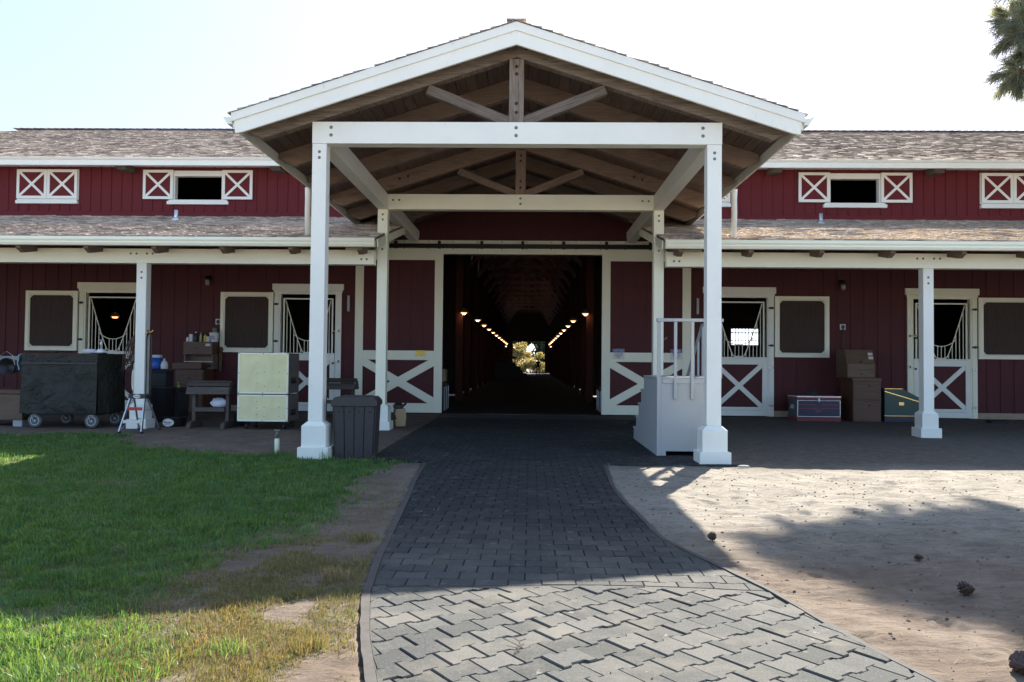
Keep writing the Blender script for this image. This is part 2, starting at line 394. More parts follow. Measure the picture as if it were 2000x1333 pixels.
HOOF += [(random.uniform(-1.5,-.9), random.uniform(-6.5,-2), random.uniform(.05,.08), random.uniform(.006,.014), random.uniform(0,3)) for _ in range(12)]
def gheight(X, Y):
    h = (fbm(X*1.3, Y*1.3, 5)-.5)*.05 + (fbm(X*7+3, Y*9+9, 3)-.5)*.022
    tr = np.clip((X-1.2)/.8, 0, 1)*np.clip((-.3-Y)/.6, 0, 1)
    h = h + tr*((fbm(X*3.1+40, Y*6.3+7, 5)-.5)*.055)
    back = np.clip((Y-.5)/2, 0, 1); h = h*(1-.6*back)
    pit = np.zeros_like(h)
    for (hx, hy, hr, hd, ha) in HOOF:
        k = (np.abs(X-hx) < .3) & (np.abs(Y-hy) < .3)
        if k.any():
            u = ((X[k]-hx)*math.cos(ha)+(Y[k]-hy)*math.sin(ha))/hr; v = (-(X[k]-hx)*math.sin(ha)+(Y[k]-hy)*math.cos(ha))/(hr*.72); q = u*u+v*v
            pit[k] += hd*(-np.exp(-q*1.2)+.55*np.exp(-(np.sqrt(q)-1.5)**2*5))
    h = h + pit - .012
    return np.where(on_path(X, Y, .015), -.075, h)
def axis(segs):
    r = []
    for a, b, st in segs: r += list(np.arange(a, b, st))
    return np.array(r+[segs[-1][1]])
gx = axis([(-60,-14,4), (-14,-9,.25), (-9,-3,.08), (-3,1,.04), (1,4.5,.024), (4.5,9,.06), (9,14,.25), (14,60,4)])
gy = axis([(-30,-12,3), (-12,-8,.3), (-8,-1,.026), (-1,3,.05), (3,9.7,.12)])
GX, GY = np.meshgrid(gx, gy); GZ = gheight(GX, GY)
GZ[:, np.abs(gx) > 30] = -.03; GZ[gy < -20] = -.03
V = np.stack([GX.ravel(), GY.ravel(), GZ.ravel()], 1); nx, ny = len(gx), len(gy)
I = (np.arange(ny-1)[:, None]*nx+np.arange(nx-1)[None]).ravel()
g = raw_mesh('dirt_yard', V, np.stack([I, I+1, I+nx+1, I+nx], 1), np.zeros((0,3), int), DIRT, None, True); tag(g, kind='structure')
mb = MB()
s = 900
mb.v = [(-s,-s,-.11), (s,-s,-.11), (s,s,-.11), (-s,s,-.11)]; mb.poly([0,1,2,3], [(0,0)]*4)
tag(mb.build('ground', DIRT), kind='structure')

# pavers: I-shaped blocks, two laying directions
# interlocking outline: notched sides in even rows, bulged sides between them
def paver_poly(odd, L, W, g):
    l, h, d = L/2-g*random.uniform(.5, 2.2), W/2-g*.55, (.007 if L == .2 else .011)
    up_ = [(l,h+d), (l*.56,h+d), (l*.42,h-d), (-l*.42,h-d), (-l*.56,h+d), (-l,h+d)]
    dn_ = [(-l,-h-d), (-l*.56,-h-d), (-l*.42,-h+d), (l*.42,-h+d), (l*.56,-h-d), (l,-h-d)]
    return dn_+up_
pv, pq, pt = [], [], []
def add_paver(cx, cy, ang, row, L, W, g, jz):
    P = np.array(paver_poly(row, L, W, g)); a0, a1 = random.gauss(0, .004), random.gauss(0, .004)
    ca, sa = math.cos(ang+random.gauss(0,.006)), math.sin(ang+random.gauss(0,.006)); n = len(P)
    base = len(pv); z = random.gauss(0, jz)
    for k, (inset, dz) in enumerate(((0,-.05), (0,-.006), (.004,0.))):
        f = np.sign(P)*np.minimum(np.abs(P), inset) if inset else 0
        Q = P - (f if inset else 0)
        for q in Q:
            pv.append((cx+q[0]*ca-q[1]*sa, cy+q[0]*sa+q[1]*ca, z+dz+q[0]*a0+q[1]*a1))
    for lv in (0, n):
        for i in range(n):
            j = (i+1) % n; pq.append((base+lv+i, base+lv+j, base+lv+n+j, base+lv+n+i))
    t0 = base+2*n
    # top as strips: dn_[i] pairs with up_ reversed
    for i in range(5): pq.append((t0+i, t0+i+1, t0+n-2-i, t0+n-1-i))
def lay(ang, ymin, ymax, L, W, g, jz, inside):
    ca, sa = math.cos(ang), math.sin(ang); R = 12
    for r in range(int(-R/W), int(R/W)):
        for k in range(int(-R/L), int(R/L)):
            u, v = (k+.5*(r % 2))*L, r*W; x, y = u*ca-v*sa, u*sa+v*ca-4
            if inside(x, y): add_paver(x, y, ang, 0, L, W, g*(1 if random.random() < .35 else .45), jz)
DIV = lambda x: -5.93 + .05*math.sin(x*2.2)
DIV0 = lambda x: -5.93 + .05*np.sin(x*2.2)
def in_path(x, y, m=.0):
    if y > -.12: return -1.92 < x < 2.86 and y < 12
    return interp(PL, y)+m < x < interp(PR, y)-m
lay(0., -6, 10, .2, .155, .0018, .0012, lambda x, y: DIV(x)-.05 < y < 9.35 and in_path(x, y, -.09))
NF = len(pv)
lay(math.radians(37), -11, -6, .188, .148, .0042, .0026, lambda x, y: -9.6 < y < DIV(x)+.07 and in_path(x, y, -.1))
pv = np.array(pv); nf = np.arange(len(pv)) < NF; d_ = DIV0(pv[:,0])
pv[:,1] = np.where(nf, np.maximum(pv[:,1], d_+.018), np.minimum(pv[:,1], d_-.018))
pad = pv[:,1] > -.15; pv[:,0] = np.where(pad, np.clip(pv[:,0], -1.92, 2.86), np.clip(pv[:,0], interp(PL, pv[:,1])+.020, interp(PR, pv[:,1])-.018))
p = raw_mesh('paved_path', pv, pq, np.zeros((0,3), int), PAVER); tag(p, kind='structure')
# bedding under the joints, cut-paver margins, edging and the dividing strip
JOINT = simple('sandy_joint_bed', (.055,.05,.045), .95, 0, .4, 60, .4)
mb = MB()
ys = np.concatenate([np.arange(-11.5, -.2, .2), [-.15]])
def strip(mb, xa, xb, z):
    b = len(mb.v)
    for y, a, c in zip(ys, xa, xb): mb.v += [(a, y, z), (c, y, z)]
    for i in range(len(ys)-1): mb.poly([b+2*i, b+2*i+1, b+2*i+3, b+2*i+2], [(0,0)]*4)
strip(mb, interp(PL, ys), interp(PR, ys), -.018)
b = len(mb.v); mb.v += [(-1.92,-.15,-.018), (2.86,-.15,-.018), (2.86,9.4,-.018), (-1.92,9.4,-.018)]; mb.poly([b,b+1,b+2,b+3], [(0,0)]*4)
tag(mb.build('path_bed', JOINT), kind='structure')
EDGE = simple('concrete_edging', (.055,.049,.044), .9, 0, .6, 14, .5)
def edging(line, off0, off1, name):
    mb = MB(); yy = np.arange(-11.0, -.2, .1); x = interp(line, yy); b = len(mb.v); J = np.array([random.gauss(0,.004) for _ in yy])
    for i, y in enumerate(yy):
        z = .006+.004*math.sin(y*3)
        mb.v += [(x[i]+off0+J[i]*.5, y, -.08), (x[i]+off0+J[i]*.5, y, z), (x[i]+off1, y, z), (x[i]+off1, y, -.08)]
    for i in range(len(yy)-1):
        for k in range(3): q = b+4*i+k; mb.poly([q, q+1, q+5, q+4], [(y, k)]*4)
    return tag(mb.build(name, EDGE), kind='structure')
edging(PL, -.028, .018, 'path_edging'); edging(PR, -.016, .018, 'path_edging')
mb = MB(); xs = np.arange(-.70, 1.62, .1)
for i in range(len(xs)-1):
    for_ = [(xs[i], DIV(xs[i])), (xs[i+1], DIV(xs[i+1]))]
    mb.bar((for_[0][0], for_[0][1], -.032), (for_[1][0]-.001, for_[1][1], -.032), .032, .058+random.gauss(0,.001))
tag(mb.build('paver_border', EDGE), kind='structure')
mb = MB()
for k in range(12):
    mb.box(1.2+k*.145 if k < 12 else 0, 1.2+k*.145+.14, -.26, -.14, -.06, .006+random.gauss(0,.002))
for k in range(5): mb.box(-1.92+k*.145, -1.92+k*.145+.14, -.26, -.14, -.06, .004+random.gauss(0,.002))
tag(mb.build('pad_edging', PAVER), kind='structure')

# ------------------------------------------------------------------ grass
def blades(name, X, Y, L, W, lean, mat, zoff=0.):
    n = len(X); Z = gheight(X, Y)+zoff; th = RNG.random(n)*2*PI; ph = fbm(X*5+31, Y*5+7, 2)*14+RNG.normal(0,.8,n)
    dx, dy = np.cos(th)*W/2, np.sin(th)*W/2; ln = lean*RNG.random(n)*L; bx, by = np.cos(ph)*ln, np.sin(ph)*ln
    V = np.zeros((n, 5, 3), np.float32)
    V[:,0] = np.stack([X-dx, Y-dy, Z-.01], 1); V[:,1] = np.stack([X+dx, Y+dy, Z-.01], 1)
    h = np.sqrt(np.maximum(L**2-ln**2*.6, (L*.25)**2))
    V[:,2] = np.stack([X+dx*.75+bx*.35, Y+dy*.75+by*.35, Z+h*.62], 1); V[:,3] = np.stack([X-dx*.75+bx*.35, Y-dy*.75+by*.35, Z+h*.62], 1)
    V[:,4] = np.stack([X+bx, Y+by, Z+h], 1)
    b = np.arange(n)[:, None]*5
    return raw_mesh(name, V.reshape(-1,3), b+np.array([0,1,2,3]), b+np.array([3,2,4]), mat)
def scatter(x0, x1, y0, y1, dens):
    n = int((x1-x0)*(y1-y0)*dens); return x0+(x1-x0)*RNG.random(n), y0+(y1-y0)*RNG.random(n)
xs_, ys_, ls_, ws_ = [], [], [], []
for (x0,x1,y0,y1,d,L,W) in ((-4.6,-.6,-8.2,-5.2,15000,.055,.0044), (-6.2,-1.,-5.2,-2.5,9500,.058,.006), (-8.2,-1.2,-2.5,.3,5200,.062,.008), (-10.5,-4.,.3,3.2,2800,.062,.011), (-13,-8,-4,3,500,.07,.016)):
    X, Y = scatter(x0,x1,y0,y1,d)
    wob = .55*(fbm(X*1.9+8, Y*1.9, 5)-.5)*2+RNG.normal(0,.05,len(X))*(1+2.5*(RNG.random(len(X)) < .2)); k = inpoly(X+wob, Y+wob*.8, LAWN) & ~on_path(X, Y, .05)
    cl = fbm(X*2.3, Y*2.3, 4); k &= RNG.random(len(X)) < np.clip((cl-.12)*5, .3, 1)
    xs_.append(X[k]); ys_.append(Y[k]); kk = k.sum(); c2 = cl[k]
    c3 = fbm(X[k]*8+2, Y[k]*8, 2); ls_.append(L*(.3+.9*RNG.random(kk)**1.5)*(.15+1.9*c3)*(.7+.6*c2)); ws_.append(W*(.6+1.1*RNG.random(kk)))
X, Y, L, W = map(np.concatenate, (xs_, ys_, ls_, ws_))
# the lawn thins and browns towards the path
prox = np.clip((X-interp(LAWN[9:-1], Y)+.65)/.65, 0, 1)*(Y < -3.5); k = RNG.random(len(X)) > prox*.72
gr = blades('lawn_grass', X[k], Y[k], L[k], W[k], 1.15, GRASS)
tag(gr, 'green lawn grass left of the paved path, long and uneven', 'grass', kind='stuff')
X, Y = scatter(-5.2, -.5, -8.0, -2.0, 22000); near = interp(PL, Y)
dens = np.clip(1.3-np.abs(X+1.2)/.62, 0, 1)*np.clip((-4.4-Y)/1.2, .06, 1); cl = fbm(X*3.1+5, Y*3.1, 4)
k = (X < near-.05) & (RNG.random(len(X)) < .035*(X < -1.7)+dens*np.clip((cl-.27)*5, 0, 1)*.95)
X, Y = X[k], Y[k]
dg = blades('dry_grass', X, Y, .034*(.4+.9*RNG.random(len(X))), .0042*(.6+.8*RNG.random(len(X))), 2.2, STRAW)
tag(dg, 'brown dried grass between the lawn and the path edge', 'dry grass', kind='stuff')
# sparse straw and needle litter on the dirt
X, Y = scatter(1.1, 6.5, -7.5, 2.5, 38); k = ~on_path(X, Y, .03); X, Y = X[k], Y[k]; X2, Y2 = scatter(-7., -.6, -7.5, 3.4, 45); k = ~on_path(X2, Y2, .03)
X, Y = np.concatenate([X, X2[k]]), np.concatenate([Y, Y2[k]])
n = len(X); th = RNG.random(n)*PI; ln = .008+.026*RNG.random(n); Z = gheight(X, Y)+.006
dx, dy = np.cos(th)*ln, np.sin(th)*ln; wx, wy = -np.sin(th)*.0011, np.cos(th)*.0011
V = np.stack([np.stack([X-dx-wx, Y-dy-wy, Z], 1), np.stack([X+dx-wx, Y+dy-wy, Z+.006], 1), np.stack([X+dx+wx, Y+dy+wy, Z+.008], 1), np.stack([X-dx+wx, Y-dy+wy, Z], 1)], 1)
tag(raw_mesh('needle_litter', V.reshape(-1,3), np.arange(n*4).reshape(-1,4), np.zeros((0,3), int), STRAWL), 'fallen pine needles and straw scattered on the dirt', 'litter', kind='stuff')
CLOD = simple('dark_clod', (.11,.085,.065), .95, 0, .5, 40)
def clods(name, X, Y, S, mat, label):
    mb = MB()
    for x, y, s_ in zip(X, Y, S):
        z = float(gheight(np.array([x]), np.array([y]))[0]); b = len(mb.v); mb.ball((x, y, z+s_*.15), (s_, s_*random.uniform(.6,1), s_*.55), 6)
        for i in range(b, len(mb.v)):
            v = mb.v[i]; mb.v[i] = (v[0]+random.gauss(0,s_*.13), v[1]+random.gauss(0,s_*.13), v[2]+random.gauss(0,s_*.08))
    return tag(mb.build(name, mat), label, 'dirt clods', kind='stuff')
X, Y = scatter(1.2, 6.2, -7.3, -.5, 95); k = ~on_path(X, Y, .03); clods('dirt_clods', X[k], Y[k], (.0025+.011*RNG.random(k.sum())**4), CLOD, 'small clods and pebbles strewn over the sandy yard')
def tuft(x, y, n, h, spread, mat, label, group=None):
    X = x+RNG.normal(0, spread, n); Y = y+RNG.normal(0, spread, n)
    V0 = blades('grass_tuft', X-x, Y-y, h*(.5+.6*RNG.random(n)), np.full(n, .0045), .8, mat)
    me = V0.data; co = np.zeros(len(me.vertices)*3, np.float32); me.vertices.foreach_get('co', co); co = co.reshape(-1,3)
    co[:,2] += -co[:,2].min(); me.vertices.foreach_set('co', co.ravel()); V0.location = (x, y, -.015)
    tag(V0, label, 'grass tuft', group)
tuft(-.93, -5.85, 300, .10, .035, STRAWL, 'bleached dry grass tuft by the path at the shadow line')
tuft(-1.0, -4.75, 260, .06, .06, STRAW, 'brownish green grass tuft on bare soil beside the shaded path')
tuft(-1.12, -7.0, 110, .06, .06, GRASS, 'green grass tuft in dry ground near the lower path edge')
tuft(-.78, -6.95, 160, .06, .04, STRAW, 'small dry grass tuft touching the path edging')
tuft(-2.45, -.16, 40, .16, .04, GRASS, 'tall thin grass weed at the foot of the white portico post')
tuft(-3.2, .2, 220, .10, .10, GRASS, 'green grass clump at the foot of the water tap')

# ------------------------------------------------------------------ barn
SL = .243
def porch_z(y): return 3.55+SL*(y-3.75)          # top of the porch roof
def tabs(mb, o, u, v, W, L, ex=.145, th=.011, m=0):
    o, u, v = Vector(o), Vector(u).normalized(), Vector(v).normalized(); n = u.cross(v).normalized()
    if n.z < 0: n = -n
    rows = int(L/ex)+1
    for r in range(rows):
        x = -random.random()*.2
        while x < W:
            w_ = random.uniform(.10, .30); a, b_ = max(0, x), min(W, x+w_-.004); x += w_
            if b_-a < .02: continue
            t_ = th*random.uniform(.7, 2.0); lo, hi = r*ex+random.uniform(-.006, .006), min(L, (r+1)*ex+.02)
            b0 = len(mb.v)
            for (s_, t2, h) in ((a,lo,0), (b_,lo,0), (b_,lo,t_+.006), (a,lo,t_+.006), (b_,hi,.003), (a,hi,.003)):
                mb.v.append(tuple(o+u*s_+v*t2+n*h))
            Z4 = [(0,0)]*4
            mb.poly([b0,b0+1,b0+2,b0+3], Z4, m); mb.poly([b0+3,b0+2,b0+4,b0+5], Z4, m)
            mb.poly([b0,b0+3,b0+5], Z4[:3], m); mb.poly([b0+1,b0+4,b0+2], Z4[:3], m)
barn = thing('barn', 'long red board and batten stable barn with white trim and shingle roofs', 'barn')
HW = 20.
def wall_holes(mb, x0, x1, z0, z1, y0, y1, holes, m=0):
    xs = sorted({x0, x1} | {h[0] for h in holes if x0 < h[0] < x1} | {h[1] for h in holes if x0 < h[1] < x1})
    for a, b in zip(xs, xs[1:]):
        zz = sorted([(h[2], h[3]) for h in holes if h[0] <= a+1e-6 and h[1] >= b-1e-6]); c = z0
        for za, zb in zz:
            if za > c+1e-6: mb.box(a, b, y0, y1, c, za, m)
            c = max(c, zb)
        if c < z1-1e-6: mb.box(a, b, y0, y1, c, z1, m)
def battens(mb, xs, z0, z1, yf, w_, d, holes, m=0):
    for x in xs:
        c = z0
        for h in sorted([h for h in holes if h[0]-w_/2 < x < h[1]+w_/2], key=lambda h: h[2]):
            if h[2] > c+.02: mb.box(x-w_/2, x+w_/2, yf-d, yf+.02, c, h[2], m, 2)
            c = max(c, h[3])
        if c < z1-.02: mb.box(x-w_/2, x+w_/2, yf-d, yf+.02, c, z1, m, 2)
STALL = [5.44, 10.46]
WIN_O, WIN_C = 8.31, [4.41, 12.21]
YW = 9.5
for s in (-1, 1):
    def R(a, b): return (min(s*a, s*b), max(s*a, s*b))
    holes = [R(c-.74, c+.74)+(0, 3.06) for c in STALL]
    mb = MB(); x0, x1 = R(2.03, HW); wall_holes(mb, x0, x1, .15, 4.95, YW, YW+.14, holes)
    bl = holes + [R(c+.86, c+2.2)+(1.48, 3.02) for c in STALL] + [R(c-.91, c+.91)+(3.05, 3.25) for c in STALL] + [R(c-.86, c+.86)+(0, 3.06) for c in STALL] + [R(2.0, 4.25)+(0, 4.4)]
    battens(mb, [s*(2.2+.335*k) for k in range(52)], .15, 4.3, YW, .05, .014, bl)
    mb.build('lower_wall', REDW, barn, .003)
    mb = MB(); wall_holes(mb, x0, x1, 0, .15, YW-.01, YW+.15, holes); mb.build('footing', CONC, barn)
    wh = [R(WIN_O-.63, WIN_O+.63)+(5.38, 6.0)]
    mb = MB(); x0, x1 = R(0, HW); wall_holes(mb, x0, x1, 4.95, 6.42, YW, YW+.14, wh)
    bl = [R(WIN_O-1.43, WIN_O+1.43)+(5.37, 6.14), R(WIN_O-.8, WIN_O+.8)+(5.24, 5.38)] + [R(c-.8, c+.8)+(5.24, 6.14) for c in WIN_C]
    battens(mb, [s*(.134+.268*k) for k in range(72)], 5.08, 6.26, YW, .045, .02, bl)
    mb.box(min(x0,x1), max(x0,x1), YW-.025, YW+.02, 4.9, 5.05); mb.box(x0, x1, YW-.022, YW+.02, 6.235, 6.40)
    mb.build('upper_wall', RED, barn, .003)
    # gable infill above the portal
    # roofs
    mb = MB(); v = Vector((0, 5.8, 5.8*SL)); L = v.length
    a, b = R(2.60, HW); mb.bar(((a+b)/2, 3.72, porch_z(3.72)-.035), ((a+b)/2, 9.52, porch_z(9.52)-.035), b-a, .05)
    pr = mb.build('porch_roof', WDECK, barn)
    mb = MB(); W_ = 13.4; tabs(mb, (s*2.60 if s > 0 else -2.60-W_, 3.70, porch_z(3.70)-.008), (1,0,0), v, W_, L)
    mb.build('shingles', SHING, pr)
    mb = MB(); us = .395; z0 = 6.30; v = Vector((0, 6.5, 6.5*us)); a, b = R(0, HW)
    mb.bar(((a+b)/2, 8.9, z0-.04), ((a+b)/2, 15.4, z0+6.5*us-.04), b-a, .06)
    mb.bar(((a+b)/2, 21.9, z0-.04), ((a+b)/2, 15.42, z0+6.5*us-.04), b-a, .06)
    ur = mb.build('upper_roof', WDECK, barn)
    mb = MB(); tabs(mb, (s*3.2 if s > 0 else -3.2-13.6, 8.84, z0-.012), (1,0,0), v, 13.6, v.length)
    for k in range(60):
        x = s*(3.2+k*.23); mb.bar((x, 15.4, z0+6.5*us+.035), (x+s*.26, 15.4, z0+6.5*us+.05), .28, .02)
    mb.build('shingles', SHING, ur)
    # gutters and fascias
    def gut(y, z, hh=.125, dd=.12): return [(y+dd, z), (y+dd, z-hh), (y+.035, z-hh), (y+.012, z-hh*.62), (y+.02, z-hh*.45), (y, z-.022), (y, z), (y+.012, z), (y+.012, z-.02), (y+dd-.01, z-.025)]
    mb = MB(); a, b = R(2.62, HW); mb.prism(gut(3.66, 3.49), 'x', a, b); mb.box(a, b, 3.785, 3.81, 3.368, 3.50); mb.box(a, b, 3.70, 3.784, 3.491, 3.528)
    mb.build('porch_gutter', CREAM, barn, .003)
    mb = MB(); a, b = R(3.55, HW); mb.prism(gut(8.78, 6.29, .06), 'x', a, b); mb.box(a, b, 8.83, 8.90, 6.10, 6.27)
    mb.build('upper_gutter', WHITE, barn, .003)
    # end rake of the porch roof beside the portal
    mb = MB(); mb.bar((s*2.585, 3.80, porch_z(3.80)-.12), (s*2.585, 6.9, porch_z(6.9)-.12), .03, .15)
    mb.build('rake_board', CREAM, barn, .003)
    # porch beam with bolts, post and plinth
    px_ = -7.19 if s < 0 else 7.60
    mb = MB(); a, b = R(2.75, HW); mb.box(a, b, 4.35, 4.55, 3.12, 3.395)
    for dx_ in (-.21, -.10, .10, .21): mb.bolt(px_+dx_, 4.35, 3.30)
    for dx_ in (.07, .17): mb.bolt(s*(2.82+dx_), 4.35, 3.22)
    mb.build('porch_beam', [CREAM, BOLT], barn, .006)
    for xx in ((px_, px_+s*5.0)):
        mb = MB(); mb.box(xx-.095, xx+.095, 4.36, 4.55, .4, 3.119)
        for zz in (2.95, 2.84): mb.bolt(xx, 4.36, zz)
        po = mb.build('porch_post', [WHITE, BOLT], barn, .006)
        mb = MB(); mb.box(xx-.15, xx+.15, 4.305, 4.605, .16, .42); mb.box(xx-.19, xx+.19, 4.265, 4.645, -.03, .16)
        b0 = len(mb.v); 
        for (h, z) in ((.15,.42), (.10,.47)):
            for (i, j) in ((-1,-1), (1,-1), (1,1), (-1,1)): mb.v.append((xx+h*i, 4.455+h*j, z))
        for i in range(4): mb.poly([b0+i, b0+(i+1) % 4, b0+4+(i+1) % 4, b0+4+i], [(0,0)]*4)
        mb.build('plinth', WHITE, po, .006)
    # porch rafters: tails cut to a wedge
    for k in range(12):
        x = s*(2.92+1.265*k); zt = lambda y: porch_z(y)-.065
        mb = MB(); mb.prism([(3.83, zt(3.83)), (9.5, zt(9.5)), (9.5, zt(9.5)-.24), (4.36, zt(4.36)-.30), (3.98, zt(3.98)-.285), (3.83, zt(3.83)-.18)], 'y' if False else 'x', x-.045, x+.045)
        mb.build('porch_rafter', WDARK, barn, .004)
    for k in range(4):
        x = s*(6.25+3.95*k) if s > 0 else s*(6.2+3.9*k)
        mb = MB(); mb.prism([(9.6,6.30), (8.95,6.26), (8.98,6.12), (9.10,6.05), (9.6,6.05)], 'x', x-.13, x+.13); mb.build('lookout_beam', WGREY, barn, .006)
    # loft windows
    def xbrace(mb, x0, x1, z0, z1, y0, y1, fr, br, m=0, mp=1):
        mb.box(x0+.01, x1-.01, y0+.012, y1, z0+.01, z1-.01, mp)
        mb.box(x0, x0+fr, y0, y1+.002, z0, z1, m); mb.box(x1-fr, x1, y0, y1+.002, z0, z1, m)
        mb.box(x0+fr, x1-fr, y0+.001, y1+.001, z0, z0+fr, m); mb.box(x0+fr, x1-fr, y0+.001, y1+.001, z1-fr, z1, m)
        a0, a1, c0, c1 = x0+fr*.8, x1-fr*.8, z0+fr*.8, z1-fr*.8
        mb.bar((a0,y0+.009,c0), (a1,y0+.009,c1), .014, br, (0,0,1), m); mb.bar((a0,y0+.0105,c1), (a1,y0+.0105,c0), .014, br, (0,0,1), m)
    wo = MB(); c = s*WIN_O
    wo.box(c-.66, c+.66, YW-.03, YW+.14, 5.98, 6.12); wo.box(c-.68, c-.60, YW-.02, YW+.14, 5.36, 5.98); wo.box(c+.60, c+.68, YW-.02, YW+.14, 5.36, 5.98)
    wf = wo.build('loft_window', WHITE, barn, .004)
    wo = MB(); wo.box(c-.79, c+.79, YW-.07, YW+.12, 5.25, 5.335); wo.box(c-.75, c+.75, YW-.05, YW+.12, 5.33, 5.372); wo.build('sill', WHITE, wf, .004)
    for (a, b) in ((c-1.41, c-.635), (c+.635, c+1.41)):
        mb = MB(); xbrace(mb, a, b, 5.38, 6.13, YW-.075, YW-.03, .07, .062); mb.build('shutter', [WHITE, RED], wf, .003)
    for cc in WIN_C:
        c = s*cc; mb = MB(); mb.box(c-.80, c+.80, YW-.028, YW+.02, 5.36, 6.145); wf = mb.build('loft_window', WHITE, barn, .003)
        mb = MB(); mb.box(c-.80, c+.80, YW-.09, YW+.02, 5.25, 5.335); mb.box(c-.76, c+.76, YW-.07, YW+.02, 5.33, 5.358); mb.build('sill', WHITE, wf, .004)
        for (a, b) in ((c-.785, c-.004), (c+.004, c+.785)):
            mb = MB(); xbrace(mb, a, b, 5.38, 6.13, YW-.075, YW-.03, .07, .062); mb.build('shutter', [WHITE, RED], wf, .003)
    # stall doors
    for c in STALL:
        C = s*c; mb = MB()
        mb.box(C-.91, C+.91, YW-.045, YW+.02, 3.08, 3.24); mb.box(C-.88, C+.88, YW-.033, YW+.02, 3.02, 3.078)
        for q in (-1, 1):
            mb.box(C+q*.74, C+q*.86, YW-.03, YW+.02, 0.01, 3.02); mb.box(C+q*.70, C+q*.742, YW-.012, YW+.14, 0.01, 3.02)
        mb.box(C-.70, C+.70, YW+.005, YW+.13, 2.98, 3.06)
        sd = mb.build('stall_door', WHITE if c < 8 else CREAM, barn, .004)
        mb = MB(); a, b = C-.695, C+.695; y0 = YW-.02
        mb.box(a+.02, b-.02, y0+.018, y0+.04, .06, 1.42, 1)
        for xg in np.arange(a+.25, b-.1, .14): mb.box(xg, xg+.006, y0+.014, y0+.03, .25, 1.3, 1)
        mb.box(a, a+.12, y0, y0+.042, .02, 1.45); mb.box(b-.12, b, y0, y0+.042, .02, 1.45)
        mb.box(a+.12, b-.12, y0+.001, y0+.041, .02, .16); mb.box(a+.12, b-.12, y0+.003, y0+.041, .164, .24); mb.box(a+.12, b-.12, y0+.001, y0+.041, 1.30, 1.45)
        mb.bar((a+.13,y0+.013,.25), (b-.13,y0+.013,1.29), .016, .115, (0,0,1)); mb.bar((a+.13,y0+.0145,1.29), (b-.13,y0+.0145,.25), .016, .115, (0,0,1))
        mb.box(a-.0, b, y0-.02, y0+.06, 1.452, 1.485)
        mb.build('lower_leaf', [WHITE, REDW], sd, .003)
        mb = MB(); y = YW+.03; gx0, gx1 = C-.62, C+.62
        for q in (gx0, gx1): mb.box(q-.017, q+.017, y-.017, y+.017, 1.49, 2.88)
        mb.box(gx0+.018, gx1-.018, y-.0165, y+.0165, 2.846, 2.88)
        def yoke(t):   # half width of the V opening at height parameter
            return t
        pts = []
        for i in range(25):
            t = -1+2*i/24; ax_ = abs(t)
            z = 1.50+(0 if ax_ < .22 else (ax_-.22)/.78)**1.15*1.32; pts.append((C+t*.58, y, z))
        mb.tube(pts, .013, 8)
        for i in range(13):
            xg = C-.54+.09*i; t = abs(xg-C)/.58; zt_ = 1.50+(0 if t < .22 else (t-.22)/.78)**1.15*1.32
            if zt_ > 1.56: mb.tube([(xg,y,1.49), (xg,y,zt_)], .0095, 6)
            else: mb.tube([(xg,y,1.49), (xg,y,1.80)], .0095, 6)
        pts = [(C-.36+.72*i/16, y+.012, 1.80+.16*(2*abs(i/16-.5))**2.2) for i in range(17)]; mb.tube(pts, .011, 6)
        mb.build('grille', CREAM, sd)
        a, b = R(c+.875, c+2.215); y1 = YW-.03; y0 = y1-.055
        mb = MB(); z0_, z1_ = 1.49, 3.015; f = .085
        mb.box(a, a+f, y0, y1, z0_, z1_); mb.box(b-f, b, y0, y1, z0_, z1_); mb.box(a+f, b-f, y0+.001, y1-.001, z0_, z0_+f); mb.box(a+f, b-f, y0+.001, y1-.001, z1_-f, z1_)
        mb.box(a+f-.01, b-f+.01, y0+.03, y1-.004, z0_+f-.01, z1_-f+.01, 1)
        i0, i1, j0, j1 = a+f, b-f, z0_+f, z1_-f
        mb.box(i0+.003, i0+.028, y0+.008, y0+.029, j0+.003, j1-.003, 2); mb.box(i1-.028, i1-.003, y0+.008, y0+.029, j0+.003, j1-.003, 2)
        mb.box(i0+.03, i1-.03, y0+.009, y0+.029, j0+.003, j0+.028, 2); mb.box(i0+.03, i1-.03, y0+.009, y0+.029, j1-.028, j1-.003, 2)
        for (xx, zz, q, r_) in ((i0,j0,1,1), (i1,j0,-1,1), (i0,j1,1,-1), (i1,j1,-1,-1)):
            mb.prism([(xx+q*.026,zz+r_*.026), (xx+q*.10,zz+r_*.026), (xx+q*.026,zz+r_*.10)], 'y', y0+.012, y0+.03, 2)
            mb.bolt(xx+q*.045, y0+.012, zz+r_*.045, .009, 3)
        for i in range(20):
            mb.bolt(i0+.06+(i1-i0-.12)*i/19, y0+.009, j0+.015, .005, 3); mb.bolt(i0+.06+(i1-i0-.12)*i/19, y0+.009, j1-.015, .005, 3)
        mb.build('shutter', [CREAM, WSHUT, CREAM, BOLTD], sd, .003)
        for zz in (.28, 1.22, 1.78, 2.72):
            mb = MB(); xh = s*(c+.80); yh = YW-.036
            mb.box(xh-.07, xh-.012, yh-.010, yh+.008, zz-.022, zz+.022); mb.box(xh+.012, xh+.05, yh-.010, yh+.008, zz-.022, zz+.022); mb.tube([(xh,yh-.012,zz-.035), (xh,yh-.012,zz+.035)], .012, 8)
            mb.build('hinge', BOLTD if zz > 1.5 else STEEL, sd, .002)
        mb = MB(); xh = s*(c-.80); yl = YW-.034
